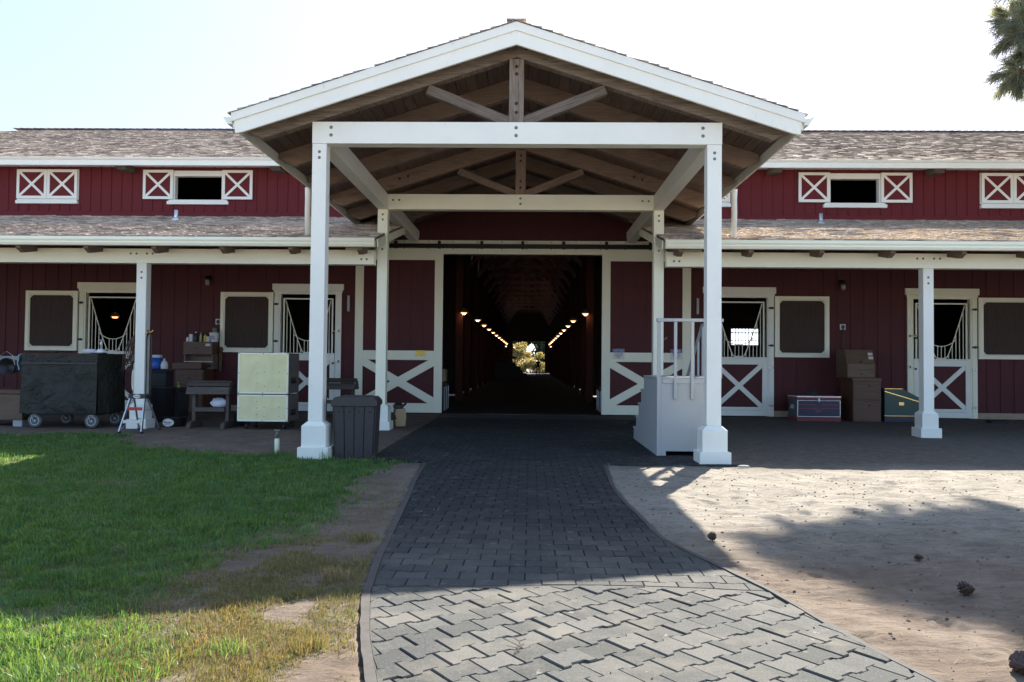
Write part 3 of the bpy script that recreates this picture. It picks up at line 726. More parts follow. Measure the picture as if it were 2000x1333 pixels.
        for zz in (2.05, 1.28):
            mb.box(xh-.035, xh+.035, yl-.012, yl, zz-.045, zz+.045); mb.box(xh-.02, xh+.02, yl-.014, yl-.002, zz-.028, zz+.028, 1)
            mb.tube([(xh,yl-.02,zz), (xh+s*.16,yl-.02,zz-.01)], .009, 6); mb.lathe([(.024,-.012),(.024,.012)], (xh+s*.13,yl-.03,zz-.05), 10, 2, 'y')
        mb.build('latch', [CREAM, BLACKM, BOLTD], sd)
    # sliding door
    mb = MB(); a, b = R(2.0, 4.22); y0, y1 = 9.40, 9.455; fr = .21
    mb.box(a+.02, b-.02, y0+.02, y1-.004, .05, 4.08, 1)
    for k in range(1, 6): xg = a+fr+(b-a-2*fr)*k/6; mb.box(xg-.004, xg+.004, y0+.016, y0+.03, 1.6, 3.84, 1)
    mb.box(a, a+fr, y0, y1, .015, 4.11); mb.box(b-fr, b, y0, y1, .015, 4.11)
    for (z0_, z1_) in ((.015,.25), (1.335,1.57), (3.86,4.11)): mb.box(a+fr, b-fr, y0+.001, y1-.001, z0_, z1_)
    mb.bar((a+fr-.02,y0+.011,.27), (b-fr+.02,y0+.011,1.31), .018, .20, (0,0,1)); mb.bar((a+fr-.02,y0+.0128,1.31), (b-fr+.02,y0+.0128,.27), .018, .20, (0,0,1))
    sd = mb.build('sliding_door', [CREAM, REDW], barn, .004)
    mb = MB(); xh = s*3.60; mb.tube([(xh,y0-.005,1.94), (xh,y0-.05,1.93), (xh-s*.06,y0-.07,1.90), (xh-s*.11,y0-.06,1.92)], .014, 8); mb.lathe([(.035,0),(.035,.012)], (xh,y0-.012,1.94), 12, 0, 'y'); mb.build('handle', STEEL, sd, 0, True)
    mb = MB(); mb.box(s*4.40-.03, s*4.40+.03, 9.44, 9.49, 2.55, 2.95); mb.build('door_stop', GREYP, barn, .003)
    # soffit boards above the upper wall, closing the eave
    mb = MB(); a, b = R(0, HW); mb.box(a, b, 8.86, YW+.1, 6.215, 6.23); mb.build('eave_soffit', WHITE, barn)
    # roof vent pipe
    vx = -8.22 if s < 0 else 6.95
    mb = MB(); vy = 8.05; mb.lathe([(.045,-.05), (.045,.24), (.038,.24), (.038,.1)], (vx, vy, porch_z(vy)), 14); mb.lathe([(.10,-.03), (.09,.02), (.048,.07)], (vx, vy, porch_z(vy)), 14)
    mb.build('vent_pipe', ALU if s < 0 else STEEL, barn, 0, True)
# portal header, track, gable wall
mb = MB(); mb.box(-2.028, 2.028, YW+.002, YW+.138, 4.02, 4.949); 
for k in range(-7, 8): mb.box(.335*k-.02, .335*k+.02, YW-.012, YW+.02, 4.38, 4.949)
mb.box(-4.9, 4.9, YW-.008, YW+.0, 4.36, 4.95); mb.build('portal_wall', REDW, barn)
mb = MB(); mb.box(-4.5, 4.5, 9.44, 9.49, 4.29, 4.37); mb.box(-4.5, 4.5, 9.445, 9.488, 4.11, 4.20, 0); mb.box(-2.05, 2.05, 9.43, 9.66, 4.02, 4.105)
mb.box(-4.5, 4.5, 9.46, 9.487, 4.195, 4.295, 0)
for k in range(-6, 7): mb.bolt(k*.62+.1, 9.44, 4.33, .014); mb.bolt(k*.62+.1, 9.445, 4.155, .014)
mb.build('portal_header', [CREAM, BOLTD], barn, .003)
mb = MB(); mb.box(-4.5, 4.5, 9.33, 9.42, 4.16, 4.265)
for k in (-3.2, -2.1, -1.03, .0, 1.03, 2.1, 3.2): mb.box(k-.035, k+.035, 9.315, 9.45, 4.15, 4.34)
mb.build('door_track', BLACKM, barn, .004)
for s in (-1, 1):
    mb = MB(); mb.box(s*2.03-.0 if s > 0 else -2.13, s*2.13 if s > 0 else -2.03, 9.49, 9.66, 0.01, 4.02); mb.build('portal_jamb', CREAM, barn, .003)

# interior shell
NY0, NY1 = 21.2, 88.
mb = MB()
for s in (-1, 1):
    # aisle partition through the front wing, then the nave walls with clerestory slots
    def R(a, b): return (min(s*a, s*b), max(s*a, s*b))
    a, b = R(3.2, 3.3); mb.box(a, b, 9.7, NY0, 0, 6.0)
    a, b = R(2.7, 2.8); slots = []
    for yy in ((28., 32.6, 37., 41.5, 46., 51., 56., 60.5, 65., 70.) if s < 0 else (32.6, 43.4, 60.)): slots.append((yy, yy+((.9 if yy < 40 else 2.2) if s < 0 else .22), 6.15, 6.85))
    ys2 = sorted({NY0, NY1} | {q[0] for q in slots} | {q[1] for q in slots})
    for y0, y1 in zip(ys2, ys2[1:]):
        h = [q for q in slots if q[0] <= y0+1e-6 and q[1] >= y1-1e-6]; c = 0
        for q in h: mb.box(a, b, y0, y1, c, q[2]); c = q[3]
        mb.box(a, b, y0, y1, c, 7.4)
    # roof of the nave
    mb.bar((s*1.45, NY0-.1, 8.25), (s*1.45, NY1, 8.25), 3.4, .08, (s*.5, 0, 1))
    # rear wall of the wing with the window seen through the stall
    a, b = R(2.7, HW); wall_holes(mb, a, b, 0, 6.6, 21.3, 21.4, [(8.2, 9.28, 2.08, 2.72)] if s > 0 else [])
    mb.box(s*HW-.05, s*HW+.05, 9.7, 21.3, 0, 8.9)
mb.box(-2.8, -1.98, NY1, NY1+.1, 0, 9); mb.box(1.98, 2.8, NY1, NY1+.1, 0, 9); mb.box(-1.98, 1.98, NY1, NY1+.1, 3.9, 9)
mb.box(-2.7, 2.7, 21.3, 21.4, 6.2, 8.4)
mb.build('interior_shell', INNER, barn)
mb = MB(); mb.v = [(-HW,9.6,-.055), (HW,9.6,-.055), (HW,88,-.055), (-HW,88,-.055)]; mb.poly([0,1,2,3], [(0,0)]*4)
FLOOR = simple('dark_aisle_floor', (.022,.02,.02), .8, 0, .4, 3); tag(mb.build('aisle_floor', FLOOR), kind='structure')
for k in range(13):
    y = 23.+4.6*k
    for s in (-1, 1):
        mb = MB(); x = s*2.46; mb.box(x-.11, x+.11, y-.11, y+.11, -.05, 7.3); mb.build('aisle_post', REDPOST, barn, .008)
    mb = MB(); z = 7.25
    for s in (-1, 1):
        mb.bar((s*2.6, y, z-1.15), (0, y, z+.85), .12, .24); mb.bar((s*2.35, y, 5.4), (s*1.1, y, 7.25), .1, .16)
    mb.box(-2.6, 2.6, y-.07, y+.07, 6.9, 7.1); mb.box(-.08, .08, y-.06, y+.06, 7.1, 8.1)
    mb.build('aisle_truss', TRUSSW, barn, .006)
for s in (-1, 1):
    mb = MB(); x = s*2.27; mb.box(x-.125, x+.125, 17.05, 17.3, -.05, 5.9); mb.build('aisle_post', REDPOST, barn, .008)
mb = MB()
for k in range(9): mb.tube([(8.22+.13*k, 21.25, 1.9), (8.22+.13*k, 21.25, 2.8)], .016, 6)
mb.tube([(8.15,21.24,2.56), (9.33,21.24,2.56)], .02, 6); mb.tube([(8.15,21.24,2.25), (9.33,21.24,2.25)], .012, 6)
mb.build('stall_window_grille', BLACKM, barn)
mb = MB(); mb.box(-7.,-6.9, 9.7, 13.4, 0, 2.6); mb.build('stall_partition', INNER, barn)
mb = MB(); mb.box(6.9, 7., 9.7, 11.2, 0, 2.6); mb.build('stall_partition', INNER, barn)
mb = MB(); mb.box(-14, -3.4, 13.4, 13.5, 0, 1.4); mb.build('stall_partition', INNER, barn)

# ------------------------------------------------------------------ portico
port = thing('entrance_portico', 'white timber entrance portico with open gable roof on four posts', 'portico')
RS = .324; RZ = 5.735                                # roof: slope and ridge height (deck top)
def rz_(x): return RZ-RS*abs(x)
W_ = 2.745; T = .2
for (x, s) in ((-W_, -1), (W_-T, 1)):
    for yy in (0., 4.6):
        mb = MB(); ztop = 4.219; y0 = yy+.004 if yy == 0 else yy
        mb.box(x+.004, x+T-.004, y0, yy+T-.004, .4, ztop)
        zz = (4.11, 4.03) if yy == 0 else (4.12, 4.02, 3.55, 3.45)
        for z in zz:
            mb.bolt(x+T/2-.0 if yy else x+.10, y0, z, .021)
        po = mb.build('post', [WHITE if yy == 0 else CREAM, BOLT], port, .006)
        cx, cy = x+T/2, yy+T/2; mb = MB()
        mb.box(cx-.165, cx+.165, cy-.165, cy+.165, .15, .43); mb.box(cx-.205, cx+.205, cy-.205, cy+.205, -.03, .15)
        b0 = len(mb.v)
        for (h, z) in ((.165,.43), (.105,.485)):
            for (i, j) in ((-1,-1), (1,-1), (1,1), (-1,1)): mb.v.append((cx+h*i, cy+h*j, z))
        for i in range(4): mb.poly([b0+i, b0+(i+1) % 4, b0+4+(i+1) % 4, b0+4+i], [(0,0)]*4)
        mb.build('plinth', WHITE, po, .007, seg=2)
for yy in (0., 4.6):
    mb = MB(); e = W_ if yy == 0 else W_-T
    mb.box(-e, e, yy, yy+T, 4.222, 4.515)
    for x in ((-2.49, 0, 2.49) if yy == 0 else (0,)):
        for z in (4.44, 4.335): mb.bolt(x, yy, z, .024)
    if yy:
        for x in (-2.45, -2.33, 2.33, 2.45): mb.bolt(x, yy, 4.40, .021)
    mb.build('cross_beam', [WHITE if yy == 0 else CREAM, BOLT], port, .006)
for s in (-1, 1):
    mb = MB(); a, b = sorted((s*(W_-T+.002), s*(W_-.002))); mb.prism([(.202,4.222), (8.75,4.222), (8.95,4.40), (8.95,4.513), (.202,4.513)], 'x', a, b); mb.build('side_beam', WHITE, port, .006)
for i, y in enumerate((.02, 1.53, 3.06, 4.62, 6.12, 7.65)):
    for s in (-1, 1):
        mb = MB(); f = lambda x, d: (s*x, rz_(x)-.045-d)
        xe = 3.67; mat = WGREY if i == 0 else WDARK
        pts = [f(0, 0), f(xe, 0), f(xe, .10), f(xe-.25, .285), f(0, .285)]
        if s < 0: pts = pts[::-1]
        mb.prism(pts, 'y', y, y+.15)
        if i in (0, 3):
            for (x, d) in ((.13,.13), (2.17,.12), (2.33,.12)): mb.bolt(s*x, y, rz_(x)-.045-d, .024)
        # rotate grain: u runs along the slope via uv of the prism sides
        mb.build('rafter', [mat, BOLTD], port, .007)
    if i in (0, 3):
        mb = MB(); mb.box(-.098, .098, y-.012, y+.16, 4.517, 5.375)
        for z in (5.27, 5.17, 4.77, 4.65): mb.bolt(0, y-.012, z, .024)
        mb.build('king_post', [WGREY if i == 0 else WDARK, BOLTD], port, .007)
        for s in (-1, 1):
            mb = MB(); mb.bar((s*1.20, y+.07, 4.975), (s*.10, y+.07, 4.535), .12, .135); mb.build('strut', WGREY if i == 0 else WDARK, port, .007)
for s in (-1, 1):
    mb = MB(); n = 24                              # soffit boards run front to back
    sl = math.hypot(1, RS); 
    for k in range(n):
        xa, xb = 3.72*k/n+.004, 3.72*(k+1)/n-.004; mb.bar(((xa+xb)/2*s, -.26, rz_((xa+xb)/2)-.022), ((xa+xb)/2*s, 9.5, rz_((xa+xb)/2)-.022), (xb-xa)*sl, .04, (s*RS, 0, 1))
    mb.bar((s*1.87, -.27, rz_(1.87)+.008), (s*1.87, 9.5, rz_(1.87)+.008), 3.74*sl, .012, (s*RS, 0, 1))
    rf = mb.build('roof', WDECK, port)
    mb = MB(); v = Vector((-s*3.76, 0, 3.76*RS)); u = Vector((0, 1, 0)); tabs(mb, (s*3.78, -.33, rz_(3.78)+.014), u, v, 9.85, v.length, .145, .012); 
    mb.build('shingles', SHING, rf)
    mb = MB()
    for (z0, z1, y0, y1) in ((.012, -.105, -.315, -.262), (-.105, -.285, -.295, -.255)):
        P = lambda x, z: (s*x, rz_(x)+z); xe = 3.735 if z1 > -.2 else 3.70
        pts = [P(0, z0), P(xe, z0), P(xe-.02*(z1 < -.2), z1 if z1 > -.2 else z1+.012), P(xe-.12 if z1 < -.2 else xe-.01, z1), P(0, z1)]
        if s < 0: pts = pts[::-1]
        mb.prism(pts, 'y', y0, y1)
    mb.build('rake_fascia', WHITE, port, .003)
    ze = rz_(3.72)
    mb = MB(); mb.box(*sorted((s*3.705, s*3.73)), -.25, 8.6, ze-.19, ze-.01)
    pr_ = [(0,.0), (0,-.115), (.07,-.115), (.105,-.055), (.13,-.025), (.13,0), (.118,0), (.118,-.018), (.012,-.03)]
    pts = [(s*(3.732+q[0]), ze-.012+q[1]) for q in pr_]
    mb.prism(pts if s > 0 else pts[::-1], 'y', -.27, 8.2); mb.build('eave_gutter', WHITE, port, .003)
    yd = 2.35 if s < 0 else 3.4
    yd = 3.70
    zb = porch_z(yd+.0)+.02
    mb = MB(); xd = s*3.84; mb.tube([(xd, yd-.02, ze-.1), (xd, yd, ze-.3), (xd+s*.02, yd+.06, ze-.5), (xd+s*.02, yd+.1, porch_z(yd+.1)+.02)], .052, 12); mb.build('downpipe', WHITE, port, 0, True)
mb = MB()
for k in range(42):
    mb.bar((0.0, -.33+k*.235, RZ+.035), (0.0, -.33+k*.235+.25, RZ+.048), .26, .016)
mb.build('ridge_cap', SHING, port)
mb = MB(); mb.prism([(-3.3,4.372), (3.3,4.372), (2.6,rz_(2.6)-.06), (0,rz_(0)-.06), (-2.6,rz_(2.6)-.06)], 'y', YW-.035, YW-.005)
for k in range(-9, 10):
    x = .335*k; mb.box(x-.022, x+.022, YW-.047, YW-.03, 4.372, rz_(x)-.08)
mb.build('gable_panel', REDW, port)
#OBJECTS#
# ------------------------------------------------------------------ things under the porch, left side
def rbox(mb, x0, x1, y0, y1, z0, z1, m=0): mb.box(x0, x1, y0, y1, z0, z1, m)
t = thing('tack_chest', 'plain brown wooden trunk on grey skids left of the covered cart', 'chest', (-9.95, 4.4, 0))
mb = MB(); mb.box(-.55, .50, 0, .55, .11, .60); mb.box(-.56, .51, -.008, .56, .11, .20); mb.build('body', WOLD, t, .006)
mb = MB(); mb.box(-.57, .52, -.018, .57, .605, .69); mb.build('lid', WTRUNK, t, .008)
for x in (-.35, .40): mb = MB(); mb.box(x-.09, x+.09, .02, .54, -.02, .108); mb.build('skid', GREYP, t, .005)
t = thing('wall_rail', 'grey horizontal board rail fixed along the red wall behind the cart', 'rail', (-12.3, 9.42, 1.25))
mb = MB(); mb.box(-1.6, 1.75, -.04, .0, -.09, .09); mb.build('board', GREYP, t, .005)
for x in (-1.2, 1.2): mb = MB(); mb.box(x-.05, x+.05, -.002, .075, -.07, .07); mb.build('bracket', BLACKM, t, .004)
t = thing('rubber_bucket', 'black round rubber bucket hanging at the left end by the grey rail', 'bucket', (-10.12, 4.9, 1.12))
mb = MB(); mb.lathe([(.02,.26), (.13,.26), (.17,.02), (.175,0), (.16,0), (.12,.24), (.01,.24)], (0,0,0), 22, 0, 'y'); mb.build('pail', BLACKP, t, 0, True)
mb = MB(); mb.tube([(-.17,.02,.03), (-.12,.01,.22), (0,.01,.30), (.12,.01,.22), (.17,.02,.03)], .006, 6); mb.build('handle', STEEL, t)

# covered cart
t = thing('equipment_cart', 'tall cart under a wrinkled black tarpaulin cover on four big casters', 'cart', (-8.54, 4.05, 0))
nx, ny, nz = 40, 26, 32; H0, H1 = .27, 1.39; WX, DY = .715, 1.0
vs, fs = [], []
def cover_pt(x, y, z):
    k = 1-(z-H0)/(H1-H0); n1 = float(fbm(np.array([x*2.2+y*2+5]), np.array([z*2.3]), 4)[0]-.5); n2 = float(vnoise(np.array([x*11+y*11+9+z*3]), np.array([z*4.]))-.5)
    d = .012*k+n1*.13*min(1, k*2.2)+n2*.032*min(1, k*3)
    return d
grid = {}
def add(face, U, Vn, P, N):
    b = len(vs)
    for i in range(U+1):
        for j in range(Vn+1):
            p = P(i/U, j/Vn); 
            if N is None: zz = float(fbm(np.array([p[0]*3]), np.array([p[1]*3]), 3)[0]-.5)*.02; vs.append((p[0], p[1], p[2]+zz*math.sin(PI*i/U)*math.sin(PI*j/Vn)*2))
            else:
                e = min(1, min(i/U, 1-i/U)*9); d = cover_pt(*p)*e+.02*(1-(p[2]-H0)/(H1-H0)); vs.append((p[0]+N[0]*d, p[1]+N[1]*d, p[2]))
    for i in range(U):
        for j in range(Vn): fs.append((b+i*(Vn+1)+j, b+(i+1)*(Vn+1)+j, b+(i+1)*(Vn+1)+j+1, b+i*(Vn+1)+j+1))
add('f', 70, 54, lambda u, v: (-WX+2*WX*u, 0, H0+(H1-H0)*v), (0,-1)); add('r', 40, 40, lambda u, v: (WX, DY*u, H0+(H1-H0)*v), (1,0))
add('l', 30, 30, lambda u, v: (-WX, DY*(1-u), H0+(H1-H0)*v), (-1,0)); add('b', 20, 20, lambda u, v: (WX-2*WX*u, DY, H0+(H1-H0)*v), (0,1))
add('t', 30, 20, lambda u, v: (-WX+2*WX*u, DY*v, H1), None)
o = raw_mesh('cover', vs, np.array(fs), np.zeros((0,3), int), TARP, t, True)
mb = MB(); mb.box(-WX+.004, WX-.004, -.022, -.006, 1.185, 1.215)
for x in (-.58, -.25, .13, .46): mb.box(x-.008, x+.008, -.016, -.004, 1.215, 1.265); mb.box(x, x+.075, -.016, -.004, 1.255, 1.268)
mb.build('strap', BLACKP, t, .002)
mb = MB(); mb.box(-WX+.05, WX-.05, .05, DY-.05, .235, .30); mb.build('chassis', BLACKM, t, .004)
for (x, y, r_) in ((-.47,.06,.10), (.60,.06,-.05), (.62,.86,.1), (-.35,.86,.4)):
    mb = MB(); mb.box(x-.05, x+.05, y-.05, y+.05, .225, .238); mb.bar((x-.03,y-.045,.235), (x,y-.045,.125), .008, .055, (0,1,0)); mb.bar((x-.03,y+.045,.235), (x,y+.045,.125), .008, .055, (0,1,0))
    ft = mb.build('caster', STEEL, t, .003)
    mb = MB(); mb.lathe([(.075,-.026), (.118,-.028), (.132,-.014), (.132,.014), (.118,.028), (.075,.026)], (x,y,.128), 24, 0, 'y'); mb.build('tyre', RUBBER, ft, 0, True)
    mb = MB(); mb.lathe([(.0,-.034), (.02,-.034), (.022,-.024), (.06,-.017), (.082,-.029), (.088,-.024), (.088,.024), (.02,.03), (0,.03)], (x,y,.128), 20, 0, 'y'); mb.build('rim', WHITEPL, ft, 0, True)
# things lying on the cart
def put(name, label, cat, mb, mat, loc, group=None, bevel=0, smooth=False):
    o = mb.build(name, mat, None, bevel, smooth); o.location = loc; return tag(o, label, cat, group)
mb = MB()
for k, (w_, d_, h_) in enumerate(((.17,.10,.022), (.165,.095,.022), (.13,.09,.02))): mb.ball((-.02*k, .01, .014+.022*k), (w_, d_, h_*.8), 14)
cl = put('folded_cloth', 'folded white cloth lying on the black cart cover', 'cloth', mb, CLOTH, (-8.06, 4.25, 1.40), None, 0, True)
t = thing('pump_bottle', 'white tub with a pump nozzle standing on the black cart', 'bottle', (-7.86, 4.22, 1.40))
mb = MB(); mb.lathe([(.065,0), (.07,.01), (.07,.055), (.055,.068), (.02,.07), (.018,.08)], (0,0,0), 20); mb.build('tub', WHITEPL, t, 0, True)
mb = MB(); mb.lathe([(.008,.07), (.008,.15), (.02,.152), (.022,.20), (.008,.21), (.008,.235)], (0,0,0), 10); mb.tube([(0,0,.235), (-.012,-.02,.25), (-.03,-.03,.245)], .008, 6); mb.build('pump', WHITEPL, t, 0, True)
mb = MB(); mb.box(-.15, .08, -.09, .09, 0, .018); put('flat_tray', 'thin black tray under the pump bottle on the cart', 'tray', mb, BLACKP, (-7.86, 4.22, 1.388), None, .004)
mb = MB(); mb.box(-.10, .10, -.035, .035, .0, .03); mb.box(-.095, .095, -.03, .03, -.02, .0)
put('dandy_brush', 'brown oval grooming brush on the left half of the cart', 'brush', mb, [LEATHER], (-8.77, 4.2, 1.415), None, .012)
mb = MB(); pts = [(-.10,-.10,1), ]
b0 = 0
for i in range(13):
    for j in range(9):
        u, v = i/12, j/8; mb.v.append((-.03-.05*math.sin(PI*u)*(.4+.6*math.sin(PI*v))+.008*math.sin(u*11), -.12+.24*v, -.30*(1-u)*1.0+.012*math.sin(v*9+u*5)))
for i in range(12):
    for j in range(8): mb.poly([i*9+j, i*9+j+1, (i+1)*9+j+1, (i+1)*9+j], [(0,0)]*4)
o = put('fabric_bag', 'pale blue fabric bag hanging on the left side of the cart', 'bag', mb, BLUEB, (-9.29, 4.2, 1.36), None, 0, True)
o.modifiers.new('thick', 'SOLIDIFY').thickness = .02

# step ladder
t = thing('step_ladder', 'small aluminium step ladder with black top cap before the white post', 'ladder', (-6.79, 3.27, 0), math.radians(3))
def lad(s, y0, y1, x0, x1, z1): return (s*x0, y0, .0), (s*x1, y1, z1)
for s in (-1, 1):
    mb = MB(); p, q = lad(s, 0, .28, .195, .125, .61); mb.bar(p, q, .062, .022, (1,0,0)); mb.build('front_rail', ALU, t, .003)
    mb = MB(); mb.box(s*.195-.025, s*.195+.025, -.04, .035, -.012, .022); mb.build('foot', BLACKP, t, .004)
    mb = MB(); mb.bar((s*.185,.78,0), (s*.12,.40,.60), .04, .02, (1,0,0)); mb.build('rear_rail', ALU, t, .003)
    mb = MB(); mb.box(s*.187-.02, s*.187+.02, .755, .81, -.012, .02); mb.build('foot', BLACKP, t, .004)
for (z, c_, m_) in ((.21, ALU, 0), (.43, ALU, 1)):
    y = .28*z/.61; x = .195-.07*z/.61
    mb = MB(); mb.box(-x+.012, x-.012, y-.035, y+.06, z-.012, z+.004); mb.box(-x+.012, x-.012, y-.037, y-.030, z-.05, z+.006, 1 if m_ else 0); mb.build('step', [ALU, REDL], t, .002)
for s in (-1, 1): mb = MB(); mb.bar((s*.175,.04,.06), (s*.09,.09,.17), .018, .004); mb.build('brace', ALU, t)
mb = MB(); mb.tube([(-.165,.66,.20), (.165,.66,.20)], .009, 6); mb.build('spreader', ALU, t); mb = MB(); mb.tube([(-.145,.55,.37), (.145,.55,.37)], .009, 6); mb.build('spreader', ALU, t)
mb = MB(); mb.prism([(-.155,.235), (.155,.235), (.145,.44), (-.145,.44)], 'z', .585, .665); cap = mb.build('top_cap', BLACKP, t, .012, False, 2)
mb = MB(); mb.lathe([(.0,-.003), (.032,-.003), (.033,0)], (0,0,0), 24, 0, 'y'); mb.v = [(v[0]*2.0, v[1], v[2]) for v in mb.v]; ov = mb.build('oval_badge', SIGNW, cap); ov.location = (0,.233,.628)
def text(s_, size, mat, parent, loc, name='lettering', rz=0, align='CENTER'):
    if not s_: return
    c = bpy.data.curves.new(name, 'FONT'); c.body = s_; c.size = size; c.align_x = align; c.align_y = 'CENTER'; c.materials.append(mat); c.extrude = .0006
    tmp = bpy.data.objects.new(name, c); me = bpy.data.meshes.new_from_object(tmp); bpy.data.objects.remove(tmp)
    o = bpy.data.objects.new(name, me); COL.objects.link(o); o.parent = parent; o.location = loc; o.rotation_euler = (PI/2, 0, rz); return o
text('WERNER', .030, SIGNT, cap, (0,.2288,.628))
mb = MB(); mb.bar((.177,.055,.11), (.163,.12,.26), .03, .003, (1,0,0)); mb.build('warning_label', YELL, t).location = (.014,-.012,0)

# post hooks, strap and bridle
t = thing('harness_hook', 'brass double hook on the porch post beside the ladder', 'hook', (-7.095, 4.44, 1.80))
mb = MB(); mb.box(0, .012, -.03, .03, -.05, .05); mb.tube([(.01,0,.01), (.06,-.01,.0), (.10,-.01,.02), (.12,-.01,.05)], .012, 8); mb.tube([(.01,0,-.02), (.05,0,-.04), (.07,0,-.02)], .010, 8); mb.build('hook_arm', BRASS, t, 0, True)
mb = MB(); pts = [(.045*math.cos(a)*1.0, 0, 0) for a in (0,)]
L_ = [(-.048,0,-.10), (-.046,.005,-.6), (-.05,0,-1.15), (-.03,0,-1.22), (.01,0,-1.23), (.045,0,-1.18), (.05,0,-.7), (.05,0,-.10), (.03,0,-.02), (0,0,.0), (-.03,0,-.02)]
mb.tube(L_, .014, 8, 0, True); put('leather_strap', 'long black leather strap looped over the brass hook', 'strap', mb, BLACKP, (-7.045, 4.42, 1.785), None, 0, True)
mb = MB(); R2 = random.Random(3)
for k in range(5):
    x0 = -.02-.03*k; mb.tube([(0,0,0), (x0-.02,-.01,-.18), (x0-.05,-.02*k,-.42), (x0-.12,-.01,-.58-.03*k), (x0-.10+.05*k,.02,-.70), (x0+.02,.01,-.5), (.0,.02,-.1)], .009+.002*(k % 2), 6)
for k in range(6): mb.tube([(-.07-.03*R2.random()+.035*math.cos(a), -.03, -.45-.05*k+.035*math.sin(a)) for a in np.linspace(0, 6.0, 9)], .006, 6)
put('bridle', 'tangled brown leather bridle hanging left of the porch post', 'bridle', mb, LEATHER, (-7.29, 4.40, 1.78), None, 0, True)
mb = MB(); mb.tube([(-.045+.03*math.cos(a)*.6, 0, .2*math.sin(a)) for a in np.linspace(0, 2*PI, 16)[:-1]], .012, 6, 0, True); put('coiled_rope', 'thin cream rope loop hanging low on the porch post', 'rope', mb, CREAM, (-7.29, 4.42, .90), None, 0, True)

# totes, cooler, jug behind the post
def tote(label, loc, w, d, h, lid=True):
    t = thing('storage_tote', label, 'tote', loc); mb = MB(); mb.prism([(-w/2*.94,0), (w/2*.94,0), (w/2,h-.03), (-w/2,h-.03)], 'y', 0, d); mb.build('body', BLACKP, t, .012)
    if lid: mb = MB(); mb.box(-w/2-.02, w/2+.02, -.02, d+.02, h-.03, h+.015); mb.box(-w/2+.04, w/2-.04, .03, d-.03, h+.012, h+.03); mb.build('lid', BLACKP, t, .01)
    return t
t = tote('wide black storage tote on the ground behind the step ladder', (-7.83, 6.75, -.02), .74, .5, .66)
mb = MB(); mb.box(-.055, .035, -.006, .004, .33, .47); mb.build('paper_label', LABELW, t)
t = tote('smaller black tote stacked on the wide tote left of the cabinet', (-8.02, 6.86, .665), .38, .36, .36)
t = thing('cooler_jug', 'blue drink cooler with white lid standing on black totes', 'cooler', (-8.12, 7.02, 1.075))
mb = MB(); mb.lathe([(.085,0), (.095,.02), (.112,.25)], (0,0,0), 24); mb.build('body', BLUEP, t, 0, True)
mb = MB(); mb.lathe([(.115,.25), (.118,.30), (.10,.315), (0,.318)], (0,0,0), 24); mb.build('lid', WHITEPL, t, 0, True)
t = thing('plastic_jug', 'translucent white plastic jug beside the blue cooler', 'jug', (-7.93, 6.98, 1.075))
mb = MB(); mb.lathe([(.068,0), (.075,.02), (.075,.12), (.05,.17), (.022,.19), (.022,.215)], (0,0,0), 20); mb.build('body', WHITEPL, t, 0, True)
mb = MB(); mb.lathe([(.026,.213), (.026,.235), (0,.236)], (0,0,0), 14); mb.build('cap', WHITEPL, t, 0, True)
mb = MB(); mb.lathe([(.20,0), (.23,.02), (.26,.72), (.27,.74), (.25,.74), (.22,.1), (0,.1)], (0,0,0), 26)
put('feed_barrel', 'dark round barrel standing between the cart and the post', 'barrel', mb, BLACKP, (-7.55, 6.1, -.03), None, 0, True)
t = thing('rubber_tub', 'low black rubber tub with white oval badge by the ladder feet', 'tub', (-6.72, 4.86, -.02))
mb = MB(); mb.lathe([(.19,0), (.20,.01), (.225,.18), (.235,.19), (.21,.19), (.18,.03), (0,.03)], (0,0,0), 26); mb.build('body', BLACKP, t, 0, True)
mb = MB(); mb.lathe([(.0,-.003), (.075,-.002), (.076,.01)], (0,0,0), 24, 0, 'y'); mb.v = [(v[0]*1.45, v[1]+.0+(v[0]*1.45)**2*1.9, v[2]) for v in mb.v]; b_ = mb.build('oval_badge', SIGNW, t); b_.location = (-.03,-.232,.095)
mb = MB(); mb.tube([(-.055+.014*math.cos(a), 0, .012+.014*math.sin(a)) for a in np.linspace(.5, 5.4, 10)], .004, 5)
for k in range(5): mb.tube([(-.032+.02*k,.0,-.01), (-.026+.02*k,.0,.014), (-.020+.02*k,0,-.008)], .0035, 5)
mb.tube([(-.05,0,-.03), (.06,0,-.028)], .003, 5); mb.build('badge_script', SIGNT, b_).location = (0,-.004,0)
mb = MB(); mb.lathe([(.012,0), (.03,0), (.035,.04), (.02,.1), (.06,.12), (.02,.13)], (0,0,0), 10); put('green_hose_nozzle', 'green garden tool lying on the wide black tote', 'tool', mb, simple('lime_plastic', (.2,.35,.05)), (-7.56, 6.9, .66), None, 0, True)

